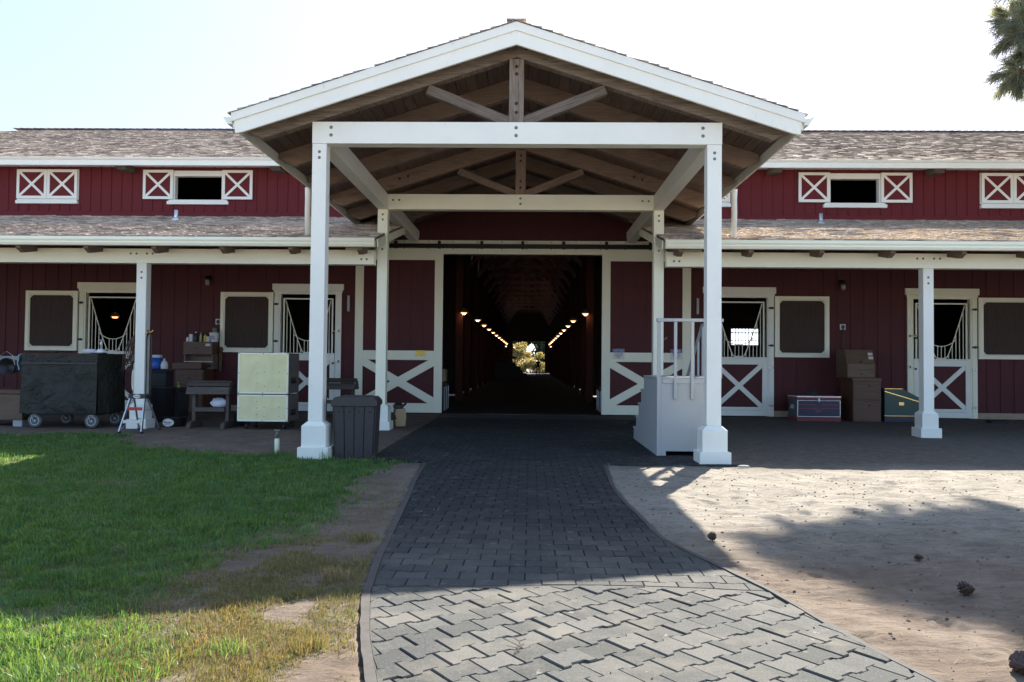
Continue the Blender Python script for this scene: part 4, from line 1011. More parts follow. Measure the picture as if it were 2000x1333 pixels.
# wooden tack cabinet with bottles
t = thing('tack_cabinet', 'tall red-brown wooden tack cabinet with open hutch under bottles', 'cabinet', (-8.115, 8.72, 0))
mb = MB(); mb.box(-.345, .345, 0, .70, .0, 1.05); mb.build('body', WTRUNK, t, .006)
for (z0, z1) in ((.06,.36), (.38,.66), (.68,1.0)):
    mb = MB(); mb.box(-.325, .325, -.016, .0, z0, z1); d = mb.build('drawer', WTRUNK, t, .006)
    mb = MB(); mb.box(-.04, .04, -.03, -.016, (z0+z1)/2-.012, (z0+z1)/2+.012)
    if z1 > .9: mb.box(-.21, -.15, -.028, -.016, .90, .92); mb.box(.14, .20, -.028, -.016, .88, .90)
    mb.build('pull', BLACKM, d, .004)
mb = MB(); mb.box(-.415, .30, -.03, .36, 1.06, 1.22); mb.build('lid', WTRUNK, t, .008)
mb = MB(); mb.box(-.30, .42, .36, .70, 1.05, 1.10); mb.box(-.30, -.27, .36, .70, 1.10, 1.42); mb.box(.39, .42, .36, .70, 1.10, 1.42); mb.box(-.27, .39, .66, .70, 1.10, 1.42); mb.box(-.28, .44, .32, .37, 1.235, 1.25, 1); mb.build('hutch', [WDARK, WHITEPL], t, .004)
mb = MB(); mb.box(-.29, .43, .30, .70, 1.42, 1.735); mb.box(-.045, .075, .292, .30, 1.575, 1.59, 1); mb.box(.26, .38, .296, .30, 1.63, 1.69, 2); mb.build('upper_chest', [WTRUNK, BLACKM, LABELW], t, .006)
zt = 1.737
def bottle(label, x, y, r, h, mat, capm, shape=0):
    t = thing('bottle', label, 'bottle', (-8.115+x, 8.72+y, zt), 0, 'bottles and tubs on top of the tack cabinet')
    mb = MB(); pr_ = [(r*.92,0), (r,.006), (r,h*.62), (r*.45,h*.8), (r*.42,h*.88)] if shape == 0 else [(r*.9,0), (r,.006), (r*1.04,h*.9), (r*1.06,h*.92)]
    mb.lathe(pr_, (0,0,0), 16); mb.build('body', mat, t, 0, True)
    mb = MB(); mb.lathe([(r*.5,h*.86), (r*.5,h), (0,h+.004)] if shape == 0 else [(r*1.1,h*.9), (r*1.1,h), (0,h+.004)], (0,0,0), 16); mb.build('cap', capm, t, 0, True)
bottle('small white squeeze bottle at the left end of the cabinet top', -.245, .42, .034, .14, WHITEPL, BLACKP)
bottle('white jar with dark lid on the cabinet, second from its left end', -.165, .45, .05, .21, WHITEPL, BLACKP, 1)
bottle('dark bottle with white cap among the jars on the cabinet', -.045, .44, .05, .25, BLACKP, WHITEPL)
bottle('slim pale green bottle in the middle of the cabinet top', .085, .43, .03, .23, simple('pale_green_plastic', (.35,.42,.25)), simple('dull_green', (.2,.25,.12)))
bottle('yellow bottle with black cap on the cabinet, before the white tub', .20, .43, .042, .21, simple('yellow_plastic', (.6,.42,.05)), BLACKP)
bottle('short white tub in front of the bucket on the cabinet', .285, .40, .042, .13, WHITEPL, WHITEPL, 1)
t = thing('lidded_bucket', 'printed white bucket at the right end of the cabinet top', 'bucket', (-8.115+.385, 8.72+.52, zt), 0, 'bottles and tubs on top of the tack cabinet')
mb = MB(); mb.lathe([(.095,0), (.1,.005), (.115,.215), (.12,.22), (.12,.235), (0,.236)], (0,0,0), 22); mb.build('body', WHITEPL, t, 0, True)
mb = MB(); mb.box(-.05, .05, -.116, -.104, .06, .16); mb.build('paper_label', simple('grey_print', (.35,.32,.38)), t)
t = thing('green_can', 'small dull green can standing on the white bucket lid', 'can', (-8.115+.40, 8.72+.52, zt+.237), 0, 'bottles and tubs on top of the tack cabinet')
mb = MB(); mb.lathe([(.055,0), (.058,.005), (.058,.10), (.062,.105), (.062,.115), (0,.116)], (0,0,0), 18); mb.build('body', simple('sage_green', (.16,.19,.12)), t, 0, True)
t = thing('wooden_paddle', 'long wooden back brush with round head hanging on the wall', 'brush', (-7.63, 9.44, 1.0))
mb = MB(); mb.prism([(-.03,0), (.03,.0), (.045,.32), (.035,.48), (-.035,.48), (-.045,.3)], 'y', -.035, 0); mb.build('handle', WOLD, t, .006)
mb = MB(); mb.lathe([(0,-.045), (.06,-.045), (.075,-.03), (.075,0)], (0,0,.55), 20, 0, 'y'); mb.build('head', WTRUNK, t, 0, True)

# saddle racks
def rack(loc, label):
    t = thing('saddle_rack', label, 'saddle rack', loc, 0, 'dark wooden saddle racks by the wall')
    w = .41
    mb = MB()
    for s in (-1, 1):
        mb.bar((-w, .24+s*.04, .875), (w, .24+s*.04, .875), .075, .018, (0, s*.35, 1)); mb.bar((-w, .24+s*.125, .82), (w, .24+s*.125, .82), .085, .018, (0, s*.75, 1)); mb.bar((-w, .24+s*.18, .735), (w, .24+s*.18, .735), .085, .018, (0, s*1.8, 1))
    mb.build('saddle_boards', WSTAND, t, .004)
    mb = MB(); mb.box(-w-.0, w, .03, .05, .635, .72); mb.box(-w, w, .43, .45, .635, .72); mb.build('apron', WSTAND, t, .004)
    for s in (-1, 1):
        x = s*.325
        mb = MB(); mb.prism([(.06,.64), (.42,.64), (.40,.73), (.24,.86), (.08,.73)], 'x', s*w-.012, s*w+.012); mb.build('end_board', WSTAND, t, .004)
        mb = MB(); mb.box(x-.035, x+.035, .19, .29, .08, .66); mb.build('leg', WSTAND, t, .006)
        mb = MB(); mb.prism([(-.06,-.02), (.54,-.02), (.54,.04), (.49,.10), (.30,.13), (.18,.13), (-.01,.10), (-.06,.04)], 'x', x-.04, x+.04); mb.build('foot', WSTAND, t, .01)
    mb = MB(); mb.box(-.29, .29, .13, .35, .30, .38); mb.build('stretcher', WSTAND, t, .005)
    return t
r1 = rack((-5.91, 4.40, 0), 'dark wooden saddle rack left of the cream crates')
r2 = dup(r1, None, (-4.22, 7.62, 0), 0, 'dark wooden saddle rack behind the left front portico post')
mb = MB(); b0 = 0
mb.ball((0,0,.08), (.17,.11,.10), 18)
for i, v in enumerate(mb.v):
    n_ = float(fbm(np.array([v[0]*14+3]), np.array([v[2]*14+v[1]*9]), 3)[0]-.5); mb.v[i] = (v[0]*(1+n_*.5), v[1]*(1+n_*.4), max(0, v[2]*(1+n_*.8)))
put('plastic_bag', 'crumpled white plastic bag on the saddle rack stretcher', 'bag', mb, CLOTH, (-5.77, 4.64, .382), None, 0, True)
mb = MB(); mb.lathe([(.12,0), (.13,.01), (.155,.40), (.163,.41), (.163,.43), (.14,.43), (.12,.05), (0,.05)], (0,0,0), 24)
put('white_bucket', 'white bucket half hidden behind the cream crates', 'bucket', mb, WHITEPL, (-5.82, 6.3, -.02), None, 0, True)
mb = MB(); mb.lathe([(.13,0), (.15,.01), (.17,.25), (.175,.27), (.15,.27), (.12,.05), (0,.05)], (0,0,0), 24)
put('black_bucket', 'black bucket on the ground between saddle rack and crates', 'bucket', mb, BLACKP, (-5.52, 5.2, -.02), None, 0, True)

# cream crates on casters
t = thing('rolling_crate', 'wide low cream crate on casters, under the taller cream crate', 'crate', (-4.815, 4.33, 0))
def crate(t, z0, z1, w=.475, d=.70):
    mb = MB(); mb.box(-w, w, .012, d, z0, z1); mb.box(-w+.02, w-.02, 0, .02, z0+.02, z1-.02, 1)
    mb.build('body', [CRATES, CRATE], t, .004)
    mb = MB()
    for (a, b, c, e) in ((-w-.004, -w+.026, z0-.003, z1+.003), (w-.026, w+.004, z0-.003, z1+.003)): mb.box(a, b, -.006, .02, c, e)
    mb.box(-w+.026, w-.026, -.0055, .02, z0-.003, z0+.026); mb.box(-w+.026, w-.026, -.0055, .02, z1-.026, z1+.003)
    for x in (-w+.012, 0, w-.012):
        for z in (z0+.012, z1-.012): mb.bolt(x, -.006, z, .008, 1)
    for x in (-w+.012, w-.012): mb.bolt(x, -.006, (z0+z1)/2, .008, 1)
    mb.build('metal_edging', [ALU if False else CREAM, BOLTD], t, .002)
    mb = MB()
    for (x, z) in ((-.11,.75), (.03,.53), (.31,.53), (-.11,.5), (-.11,.26), (.03,.18), (.31,.18)): mb.bolt(x, .0, z0+(z1-z0)*z, .007, 0)
    mb.build('rivet', BOLTD, t)
    mb = MB(); z = z0+(z1-z0)*.32; mb.box(w, w+.006, .2, .5, z-.06, z+.06); mb.tube([(w+.01,.26,z-.02), (w+.035,.28,z-.04), (w+.035,.42,z-.04), (w+.01,.44,z-.02)], .01, 6); mb.build('handle', BLACKM, t)
crate(t, .145, .64)
for x in (-.33, .38):
    for y in (.1, .6):
        mb = MB(); mb.box(x-.05, x+.05, y-.05, y+.05, .13, .147); mb.box(x-.03, x-.022, y-.02, y+.03, .05, .13); mb.box(x+.022, x+.03, y-.02, y+.03, .05, .13); c_ = mb.build('caster', BOLTD, t, .002)
        mb = MB(); mb.lathe([(.02,-.02), (.048,-.02), (.055,-.012), (.055,.012), (.048,.02), (.02,.02)], (x,y+.02,.045), 18, 0, 'x'); mb.build('wheel', BLACKP, c_, 0, True)
t = thing('cream_crate', 'tall scuffed cream crate stacked on the low rolling crate', 'crate', (-4.815, 4.33, .52)); crate(t, .145, .91)
mb = MB(); mb.box(-.05, .05, -.03, .03, 0, .012); put('paper_pad', 'small white pad lying on top of the tall cream crate', 'paper', mb, LABELW, (-4.55, 4.7, 1.4335))

# litter bin, tap, feed bag
t = thing('litter_bin', 'dark brown slatted litter bin beside the left portico post', 'bin', (-2.155, .33, 0), math.radians(4))
mb = MB(); zb, zt_ = -.02, .70
def quadbox(mb, x0, x1, y0, y1, sx, z0, z1): 
    b = len(mb.v)
    for (z, k) in ((z0, sx), (z1, 1)):
        for (i, j) in ((x0,y0), (x1,y0), (x1,y1), (x0,y1)): mb.v.append((i*k, j*k, z))
    for q in ((3,2,1,0), (4,5,6,7), (0,1,5,4), (1,2,6,5), (2,3,7,6), (3,0,4,7)): mb.poly([b+i for i in q], [(0,0)]*4)
quadbox(mb, -.27, .27, -.25, .25, .90, zb, zt_); mb.build('liner', BLACKP, t, .004)
for k in range(4):
    for (sx, sy) in ((0,-1), (0,1), (-1,0), (1,0)):
        mb = MB(); a = -.272+.137*k+.004; b_ = a+.128
        if sx == 0: quadbox(mb, a, b_, sy*.25 if sy > 0 else -.276, sy*.276 if sy > 0 else -.25, .90, zb, zt_)
        else: quadbox(mb, .27*sx if sx > 0 else -.294, .294 if sx > 0 else -.27, a*.92, b_*.92, .90, zb, zt_)
        if sy < 0:
            for z in (.07, .62): f_ = .9+.1*(z-zb)/(zt_-zb); mb.bolt((a+b_)/2*f_, -.276*f_, z, .016, 0)
        mb.build('slat', BINP, t, .006)
mb = MB(); mb.prism([(-.31,.69), (.31,.69), (.31,.755), (.255,.81), (-.255,.81), (-.31,.755)], 'y', -.30, .30); mb.prism([(-.22,.808), (.22,.808), (.19,.822), (-.19,.822)], 'y', -.2, .2); mb.build('lid', BINP, t, .012, seg=2)
t = thing('water_tap', 'small standpipe water tap on the lawn edge left of the post', 'tap', (-3.26, .35, 0))
mb = MB(); mb.lathe([(.035,-.05), (.035,.20), (.03,.22)], (0,0,0), 12); mb.build('pipe', CREAM, t, 0, True)
mb = MB(); mb.lathe([(.018,.2), (.018,.30), (.022,.30), (.022,.315), (0,.32)], (0,0,0), 10); mb.tube([(0,0,.26), (0,-.05,.265), (0,-.08,.235)], .014, 8); mb.box(-.04, .04, -.008, .008, .325, .342); mb.tube([(0,0,.3),(0,0,.33)], .007, 6); mb.build('tap_head', BRASS if False else BOLT, t, 0, False)
t = thing('paper_sack', 'kraft paper sack with dark straps at the left rear portico post', 'sack', (-2.36, 5.30, 0), .2)
mb = MB(); mb.prism([(-.10,0), (.09,0), (.11,.2), (.09,.36), (-.11,.35), (-.12,.2)], 'y', -.08, .10); mb.build('sack_body', PAPER, t, .02, seg=2)
mb = MB(); mb.ball((-.05,0,.40), (.11,.08,.08), 10); mb.tube([(.0,0,.38), (.08,-.02,.44), (.13,-.02,.50)], [.03,.025,.012], 6); mb.tube([(-.12,-.05,.38), (-.14,-.09,.25), (-.1,-.1,.15)], .02, 6); mb.build('straps', BLACKP, t)

# mounting block
t = thing('mounting_block', 'grey wooden mounting block with steps and railed platform', 'mounting block', (2.02, .79, 0))
Wd = .90; prof = [(0,-.02), (2.52,-.02), (2.52,.18), (2.22,.18), (2.22,.39), (1.92,.39), (1.92,.62), (1.62,.62), (1.62,.855), (1.30,.855), (1.30,1.085), (0,1.085)]
for (a, b) in ((0,.022), (Wd-.022,Wd)): mb = MB(); mb.prism(prof, 'x', a, b); mb.build('side_panel', GREYP, t, .003)
mb = MB(); mb.box(.024, Wd-.024, .004, .024, .06, 1.085); mb.box(.0, .05, -.012, .0035, -.02, 1.93); mb.box(.05, .13, -.004, .0035, -.02, .075); mb.box(.08, Wd, -.010, .003, 1.02, 1.088); mb.build('front_panel', GREYP, t, .003)
for (y0, y1, z) in ((1.29,1.64,.86), (1.60,1.94,.625), (1.90,2.24,.395), (2.20,2.54,.185)):
    mb = MB(); mb.box(-.01, Wd+.01, y0, y1, z, z+.03); mb.box(.024, Wd-.024, y1-.05, y1-.03, z-.24, z-.002); mb.build('step', GREYP, t, .004)
mb = MB(); mb.box(-.01, Wd+.01, .028, 1.31, 1.088, 1.115); mb.build('platform', GREYP, t, .004)
mb = MB(); mb.box(-.005, Wd+.03, -.045, .045, 1.90, 1.945); mb.build('front_rail', GREYP, t, .004)
for x in (.255, .495, .755):
    mb = MB(); mb.box(x-.022, x+.022, -.040, -.0125, .80, 1.90); mb.build('baluster', GREYP, t, .004)
mb = MB(); mb.box(Wd-.03, Wd+.02, .0, .05, 1.1, 1.90); mb.build('rail_post', GREYP, t, .004)
mb = MB(); mb.box(Wd-.01, Wd+.03, .05, 1.28, 1.895, 1.935); mb.bar((Wd+.01,1.27,1.915), (Wd+.01,2.55,1.02), .04, .05); mb.build('side_rail', GREYP, t, .004)
for (y, zt_) in ((.42,1.9), (.85,1.9), (1.27,1.9), (1.6,1.67), (1.95,1.43), (2.5,1.05)):
    mb = MB(); mb.box(Wd+.0005, Wd+.03, y-.022, y+.022, .4 if y > 1.4 else .9, zt_); mb.build('baluster', GREYP, t, .003)

# ------------------------------------------------------------------ right side trunks
t = thing('show_chest', 'navy show trunk with silver edging and red stripes by the wall', 'chest', (7.0, 8.32, 0))
mb = MB(); mb.box(-.50, .50, 0, .66, .085, .475); mb.build('body', BLUET, t, .004)
mb = MB(); mb.box(-.515, .515, -.012, .672, -.02, .085); mb.build('base', REDT, t, .006)
mb = MB(); mb.box(-.515, .515, -.012, .672, .478, .545, 0); mb.box(-.517, .517, -.014, .674, .545, .575, 1); mb.build('lid', [REDT, ALU], t, .004)
mb = MB(); mb.box(-.502, -.487, -.006, .02, .088, .474); mb.box(.487, .502, -.006, .02, .088, .474); mb.box(-.487, .487, -.006, .003, .088, .102); mb.box(-.487, .487, -.006, .003, .462, .474)
for i in range(24): mb.bolt(-.46+.04*i, -.006, .468, .007, 0)
mb.build('silver_edging', ALU, t, .0015)
mb = MB(); y0, y1 = -.004, .002
def ln(p, q, w_=.008): mb.bar((p[0],-.001,p[1]), (q[0],-.001,q[1]), .006, w_)
for s in (-1, 1):
    ln((s*.48,.372), (s*.10,.372)); ln((s*.48,.285), (s*.10,.285)); ln((s*.10,.376), (s*.10,.205), .010); ln((s*.10,.285), (s*.045,.285), .008)
    ln((s*.10,.372), (s*.075,.372)); ln((s*.075,.372), (s*.075,.30)); ln((s*.075,.20), (s*.075,.27), .012); ln((s*.075,.27), (s*.035,.20), .012); ln((s*.035,.20), (0,.26), .012); ln((s*.055,.205), (s*.055,.25))
mb.build('monogram', simple('red_line', (.38,.03,.05), .4), t)
mb = MB(); mb.box(-.02, .02, -.02, -.005, .44, .53); mb.lathe([(.018,-.03), (.018,-.018)], (0,0,.46), 12, 0, 'y'); mb.build('clasp', STEEL, t, .003)
mb = MB(); mb.box(-.520, -.498, .25, .41, .26, .36); mb.tube([(-.525,.27,.33), (-.545,.28,.27), (-.545,.38,.27), (-.525,.39,.33)], .008, 6); mb.build('side_handle', STEEL, t, .003)
mb = MB(); mb.ball((0,0,.05), (.15,.12,.07), 16)
for i, v in enumerate(mb.v): n_ = float(fbm(np.array([v[0]*9+1]), np.array([v[1]*9+v[2]*5]), 3)[0]-.5); mb.v[i] = (v[0]*(1+n_*.6), v[1], max(0, v[2]*(1+n_)))
put('dark_cloth', 'dark crumpled cloth lying on the navy trunk lid', 'cloth', mb, simple('charcoal_cloth', (.035,.035,.04), .9), (6.93, 8.6, .576), None, 0, True)
t = thing('tack_box', 'two tier red-brown wooden tack box under the slant-topped chest', 'chest', (8.085, 8.24, 0))
mb = MB(); mb.box(-.325, .325, 0, .75, -.01, 1.0); mb.build('body', WTRUNK, t, .006)
mb = MB(); mb.box(-.34, .34, -.012, .76, .94, 1.012); mb.build('lid', WTRUNK, t, .006)
for (z0, z1) in ((.01,.475), (.52,.93)): mb = MB(); mb.box(-.305, .305, -.012, .002, z0, z1); d = mb.build('door_panel', WTRUNK, t, .004); mb = MB(); mb.lathe([(0,-.035), (.014,-.032), (.016,-.02), (.01,-.01)], (.05,0,z1-.1), 12, 0, 'y'); mb.build('pull', BLACKM, d, 0, True)
mb = MB(); mb.box(-.335, .335, -.014, .002, .48, .515); mb.box(-.24, -.18, -.02, -.010, .86, .885); mb.box(.20, .26, -.02, -.010, .83, .855); mb.build('trim', [WTRUNK], t, .003)
t = thing('slant_chest', 'pale brown slant-lidded chest stacked on the red-brown tack box', 'chest', (7.96, 8.26, 1.014))
mb = MB(); mb.prism([(0,0), (.68,0), (.68,.66), (.16,.66), (.02,.34), (0,.34)], 'x', -.325, .325); mb.build('body', WOLD, t, .006)
mb = MB(); mb.box(-.31, .31, -.012, .002, .012, .165); mb.box(-.31, .31, -.010, .002, .185, .335); d = mb.build('drawer', WOLD, t, .004)
mb = MB(); mb.box(-.02, .03, -.022, -.010, .085, .105); mb.build('pull', BLACKM, d)
mb = MB(); mb.bar((.005,-.004,.40), (.005,.032,.33), .03, .008, (1,0,0)); mb.build('clasp', BLACKM, t)
for z in (.47, .56):
    mb = MB(); yy = .02+(z-.34)/.32*.14; mb.bar((.21,yy-.008,z), (.31,yy-.008,z), .06, .004, (0,-.9,.4)); 
    mb = MB(); dy, dz = .014, .032; b0 = len(mb.v); mb.v += [(.20,yy-.006-dy,z-dz), (.31,yy-.006-dy,z-dz), (.31,yy-.006+dy,z+dz), (.20,yy-.006+dy,z+dz)]; mb.poly([b0,b0+1,b0+2,b0+3], [(0,0)]*4); mb.build('paper_label', LABELW, t)
t = thing('slope_top_chest', 'dark green sloping trunk with brass trim beside the stall door', 'chest', (8.57, 8.42, 0))
P_ = [(0,.12), (.98,.12), (.98,.40), (0,.70)]
mb = MB(); mb.prism(P_, 'y', 0, .6); mb.build('body', GREENT, t, .004)
mb = MB(); mb.prism([(-.005,.70), (.985,.405), (.985,.46), (.46,.745), (.42,.76), (-.005,.76)], 'y', -.008, .608); mb.build('lid', GREENT, t, .004)
mb = MB(); mb.box(-.006, .986, -.01, .61, -.02, .118); mb.build('base', BLUET, t, .004)
mb = MB(); mb.bar((-.005,-.012,.703), (.985,-.012,.408), .006, .022); mb.bar((-.005,-.012,.125), (.985,-.012,.125), .006, .016); mb.bar((-.002,-.0125,.70), (-.002,-.0125,.76), .006, .014); mb.bar((0,-.0122,.762), (.42,-.0122,.762), .006, .012); mb.build('brass_trim', BRASS, t)
mb = MB(); mb.box(.33, .45, -.014, .0, .37, .45); mb.build('corner_plate', BRASS, t, .004)
mb = MB(); mb.box(-.2, .2, -.12, .12, -.015, .045)
for k in range(6): mb.box(-.18+.06*k, -.15+.06*k, -.124, .124, .04, .058)
put('boot_scraper', 'flat dark boot scraper on the ground at the far right wall', 'boot scraper', mb, BLACKM, (11.2, 8.45, 0), None, .004)

# wall fittings
for s, lab in ((-1, 'jar wall lamp high on the red wall, above the tack cabinet'), (1, 'jar wall lamp high on the red wall, above the pale chest')):
    t = thing('wall_lamp', lab, 'wall lamp', (s*7.97, 9.485, 3.38), 0, 'jar lamps on the lower wall')
    mb = MB(); mb.lathe([(.055,-.02), (.055,0)], (0,0,0), 16, 0, 'y'); mb.tube([(0,-.01,0), (0,-.10,.03), (0,-.14,0)], .016, 8); mb.lathe([(.03,.03), (.065,-.0), (.075,-.06), (.06,-.07)], (0,-.14,0), 16); mb.build('bracket', BLACKM, t, 0, True)
    mb = MB(); mb.lathe([(.055,-.07), (.058,-.12), (.055,-.19), (.03,-.21), (0,-.212)], (0,-.14,0), 16); mb.build('glass_jar', simple('frosted_jar', (.30,.27,.22), .2), t, 0, True)
for s, lab in ((-1, 'white weatherproof outlet left of an open shutter'), (1, 'white weatherproof outlet with a dark cord hanging below')):
    x = -7.72 if s < 0 else 8.0
    t = thing('wall_outlet', lab, 'outlet', (x, 9.475, 2.26), 0, 'outlets on the lower wall')
    mb = MB(); mb.box(-.07, .07, -.02, 0, -.07, .07); mb.build('plate', WHITEPL, t, .006)
    mb = MB(); mb.box(-.04, .04, -.05, -.0195, -.045, .035); mb.box(-.012, .012, -.052, -.0195, -.05, .05); mb.build('socket', BLACKP, t, .006)
    if s > 0: mb = MB(); mb.tube([(0,-.04,-.04), (.005,-.05,-.15), (-.005,-.03,-.4), (.006,-.03,-.62), (.0,-.03,-.86)], .014, 6); mb.build('cord', BLACKP, t, 0, True)
    else: mb = MB(); mb.tube([(0,-.04,-.04), (.01,-.05,-.1), (.0,-.05,-.18)], .012, 6); mb.build('cord', BLACKP, t, 0, True)
t = thing('brass_padlock', 'brass chain lock on the right stall door behind the porch post', 'lock', (9.78, 9.42, 2.06))
mb = MB(); mb.lathe([(.045,-.015), (.045,.015)], (.10,-.02,-.05), 14, 0, 'y'); mb.tube([(.06,-.02,0), (.10,-.02,.05), (.14,-.02,0)], .01, 6)
for k in range(4): mb.tube([(-.05+.035*k+.018*math.cos(a), -.02, .01+.012*math.sin(a)) for a in np.linspace(0, 2*PI, 9)[:-1]], .006, 5, 0, True)
mb.build('lock_body', BRASS, t, 0, True)
# signs
def sign(name, label, x, z, w_, h_, head, lines):
    t = thing(name, label, 'sign', (x, 9.392, z))
    mb = MB(); mb.box(-w_/2, w_/2, -.004, .006, -h_/2, h_/2); mb.build('board', SIGNW, t, .001)
    mb = MB(); mb.box(-w_/2+.004, w_/2-.004, -.006, -.0035, h_/2-.085, h_/2-.004); hb = mb.build('header_band', SIGNB, t)
    text(head, .068, SIGNW, hb, (0,-.0068,h_/2-.046))
    for i, l_ in enumerate(lines): text(l_, .024, SIGNT, t, (0,-.0048,h_/2-.115-.030*i))
    return t
sign('notice_sign', 'white and blue notice sign on the right sliding door, near its edge', 2.42, 1.53, .29, .26, 'NOTICE', ['UNDER STATE LAW', 'EQUINE ACTIVITY', 'IS AT YOUR', 'OWN RISK', ] if False else ['', '', '', ''])
sign('aviso_sign', 'second blue headed sign on the right sliding door, behind the block rail', 3.86, 1.53, .29, .26, 'AVISO', ['', '', '', ''])
for x in (2.42, 3.86):
    par = [o for o in bpy.data.objects if o.name.startswith(('notice_sign' if x < 3 else 'aviso_sign'))][0]
    mb = MB(); R3 = random.Random(int(x*10))
    for i, (a, b) in enumerate(((-.11,.11), (-.09,.09), (-.10,.10), (-.07,.07), (-.04,.04))):
        c_ = a
        while c_ < b: l_ = R3.uniform(.012,.03); mb.box(c_, min(b, c_+l_), -.0055, -.0035, .028-.030*i-.006, .028-.030*i+.006); c_ += l_+.006
    mb.build('fine_print', SIGNT, par)
t = thing('brass_plaque', 'small yellow plaque on the middle rail of the left sliding door', 'plaque', (-2.55, 9.392, 1.50))
mb = MB(); mb.box(-.125, .125, -.004, .006, -.075, .075); mb.build('board', YPL, t, .002)
mb = MB()
for i in range(4): mb.box(-.10+.02*(i % 2), .10-.02*(i % 2), -.0055, -.0035, .045-.03*i-.004, .045-.03*i+.004)
mb.build('fine_print', simple('dark_print', (.2,.14,.04)), t)

# ------------------------------------------------------------------ aisle: lamps, trunks, steps, person
def lamp(loc, label):
    t = thing('aisle_lamp', label, 'lamp', loc, 0, 'lit dome lamps along the barn aisle')
    mb = MB(); mb.lathe([(.018,.16), (.03,.15), (.05,.12), (.11,.09), (.165,.03), (.175,.0), (.165,.0), (.10,.075), (.03,.11)], (0,0,0), 20, 0, 'z', False); mb.build('shade', simple('enamel_shade', (.35,.28,.2), .35), t, 0, True)
    mb = MB(); mb.lathe([(0,-.05), (.06,-.045), (.10,-.02), (.105,.005), (.09,.02), (0,.03)], (0,0,0), 18); gl = mb.build('glass', GLOW, t, 0, True)
    mb = MB(); mb.lathe([(.0,-.066), (.035,-.062), (.05,-.05), (.03,-.04), (0,-.038)], (0,0,0), 14); mb.build('bulb', GLOWC, gl, 0, True)
    mb = MB(); mb.tube([(0,0,.15), (0,0,.55)], .012, 6); mb.build('stem', BLACKM, t)
    return t
L0 = None; LY = [16.92]+[21.6+4.45*k for k in range(10)]+[68.4]
ords = ['first', 'second', 'third', 'fourth', 'fifth', 'sixth', 'seventh', 'eighth', 'ninth', 'tenth', 'eleventh', 'last']
for s, side in ((-1, 'left'), (1, 'right')):
    for k, y in enumerate(LY):
        x = s*(2.10 if k == 0 else 2.22 if k == 11 else 1.93); lab = '%s lit dome lamp from the portal in the %s aisle row' % (ords[k], side)
        if k == 11: lab = 'last lit dome lamp of the %s aisle row, low by the end wall' % side
        z = 3.0 if k < 11 else 2.92
        if L0 is None: L0 = lamp((x,y,z), lab)
        else: dup(L0, None, (x,y,z), 0, lab)
t = thing('amber_lamp', 'small amber jar lamp high inside the left of the portal', 'lamp', (-2.05, 14.2, 4.72))
mb = MB(); mb.lathe([(.0,-.09), (.05,-.08), (.055,.05), (.035,.07)], (0,0,0), 14); mb.build('glass', GLOW2, t, 0, True)
mb = MB(); mb.lathe([(.06,.06), (.05,.12), (.02,.14)], (0,0,0), 14); mb.tube([(0,0,.13), (-.1,0,.3), (-.45,0,.3)], .014, 6); mb.build('bracket', BLACKM, t, 0, True)
t0 = thing('stall_lamp', 'lit dome lamp glimpsed through the far left stall grille', 'lamp', (-12.25, 13.0, 2.55))
mb = MB(); mb.lathe([(.02,.14), (.09,.11), (.15,.02), (.16,0), (.14,0), (.02,.10)], (0,0,0), 18, 0, 'z', False); mb.build('shade', simple('white_enamel', (.5,.45,.4)), t0, 0, True)
mb = MB(); mb.lathe([(0,-.05), (.07,-.04), (.09,0), (0,.03)], (0,0,0), 14); mb.build('glass', GLOW, t0, 0, True)
mb = MB(); mb.tube([(0,0,.13), (0,0,1.2)], .01, 6); mb.build('stem', BLACKM, t0)
dup(t0, None, (-10.9, 12.2, 3.05), 0, 'lit dome lamp under the stall ceiling beside the left porch post')
for s, lab in ((-1, 'black trunk with metal corners just inside the portal, left side'), (1, 'black trunk with metal corners just inside the portal, right side')):
    t = thing('aisle_chest', lab, 'chest', (s*2.55, 11.2, -.05), 0, 'metal cornered trunks inside the portal')
    h = .80 if s < 0 else .72
    mb = MB(); mb.box(-.42, .42, 0, 1.0, .0, h-.12); mb.build('body', BLACKP, t, .006); mb = MB(); mb.box(-.43, .43, -.01, 1.01, h-.118, h); mb.build('lid', BLACKP, t, .01)
    for (x, y) in ((-s*.42,0), (-s*.42,1.0), (-s*.42,.5)): mb = MB(); mb.box(x-.014, x+.014, y-.014, y+.014, .02, h-.13); mb.build('corner_trim', ALU, t)
    mb = MB(); mb.ball((-s*.42,.03,h-.06), .035, 8); mb.build('corner_cap', ALU, t)
mb = MB(); mb.box(-.28, .28, -.2, .25, 0, .34); put('cardboard_box', 'brown cardboard box on the left aisle trunk inside the portal', 'box', mb, PAPER, (-2.40, 11.55, .755), None, .01)
t = thing('step_stand', 'dark stepped stand with small roof in the aisle before the far doorway', 'stand', (-1.5, 48., -.05))
mb = MB()
for (a, b, z) in ((-1.0,.62,1.35), (.62,.98,1.05), (.98,1.12,.8), (1.12,1.45,.56), (1.45,1.72,.25)): mb.box(a, b, 0, .9, 0, z)
mb.build('steps', BLACKP, t, .01)
mb = MB(); mb.box(-1.0, .72, -.05, .95, 1.62, 1.74); mb.build('canopy', BLACKP, t, .02)
for x in (-.9, .58): mb = MB(); mb.box(x-.03, x+.03, .1, .16, 1.35, 1.63); mb.build('canopy_post', BLACKP, t)
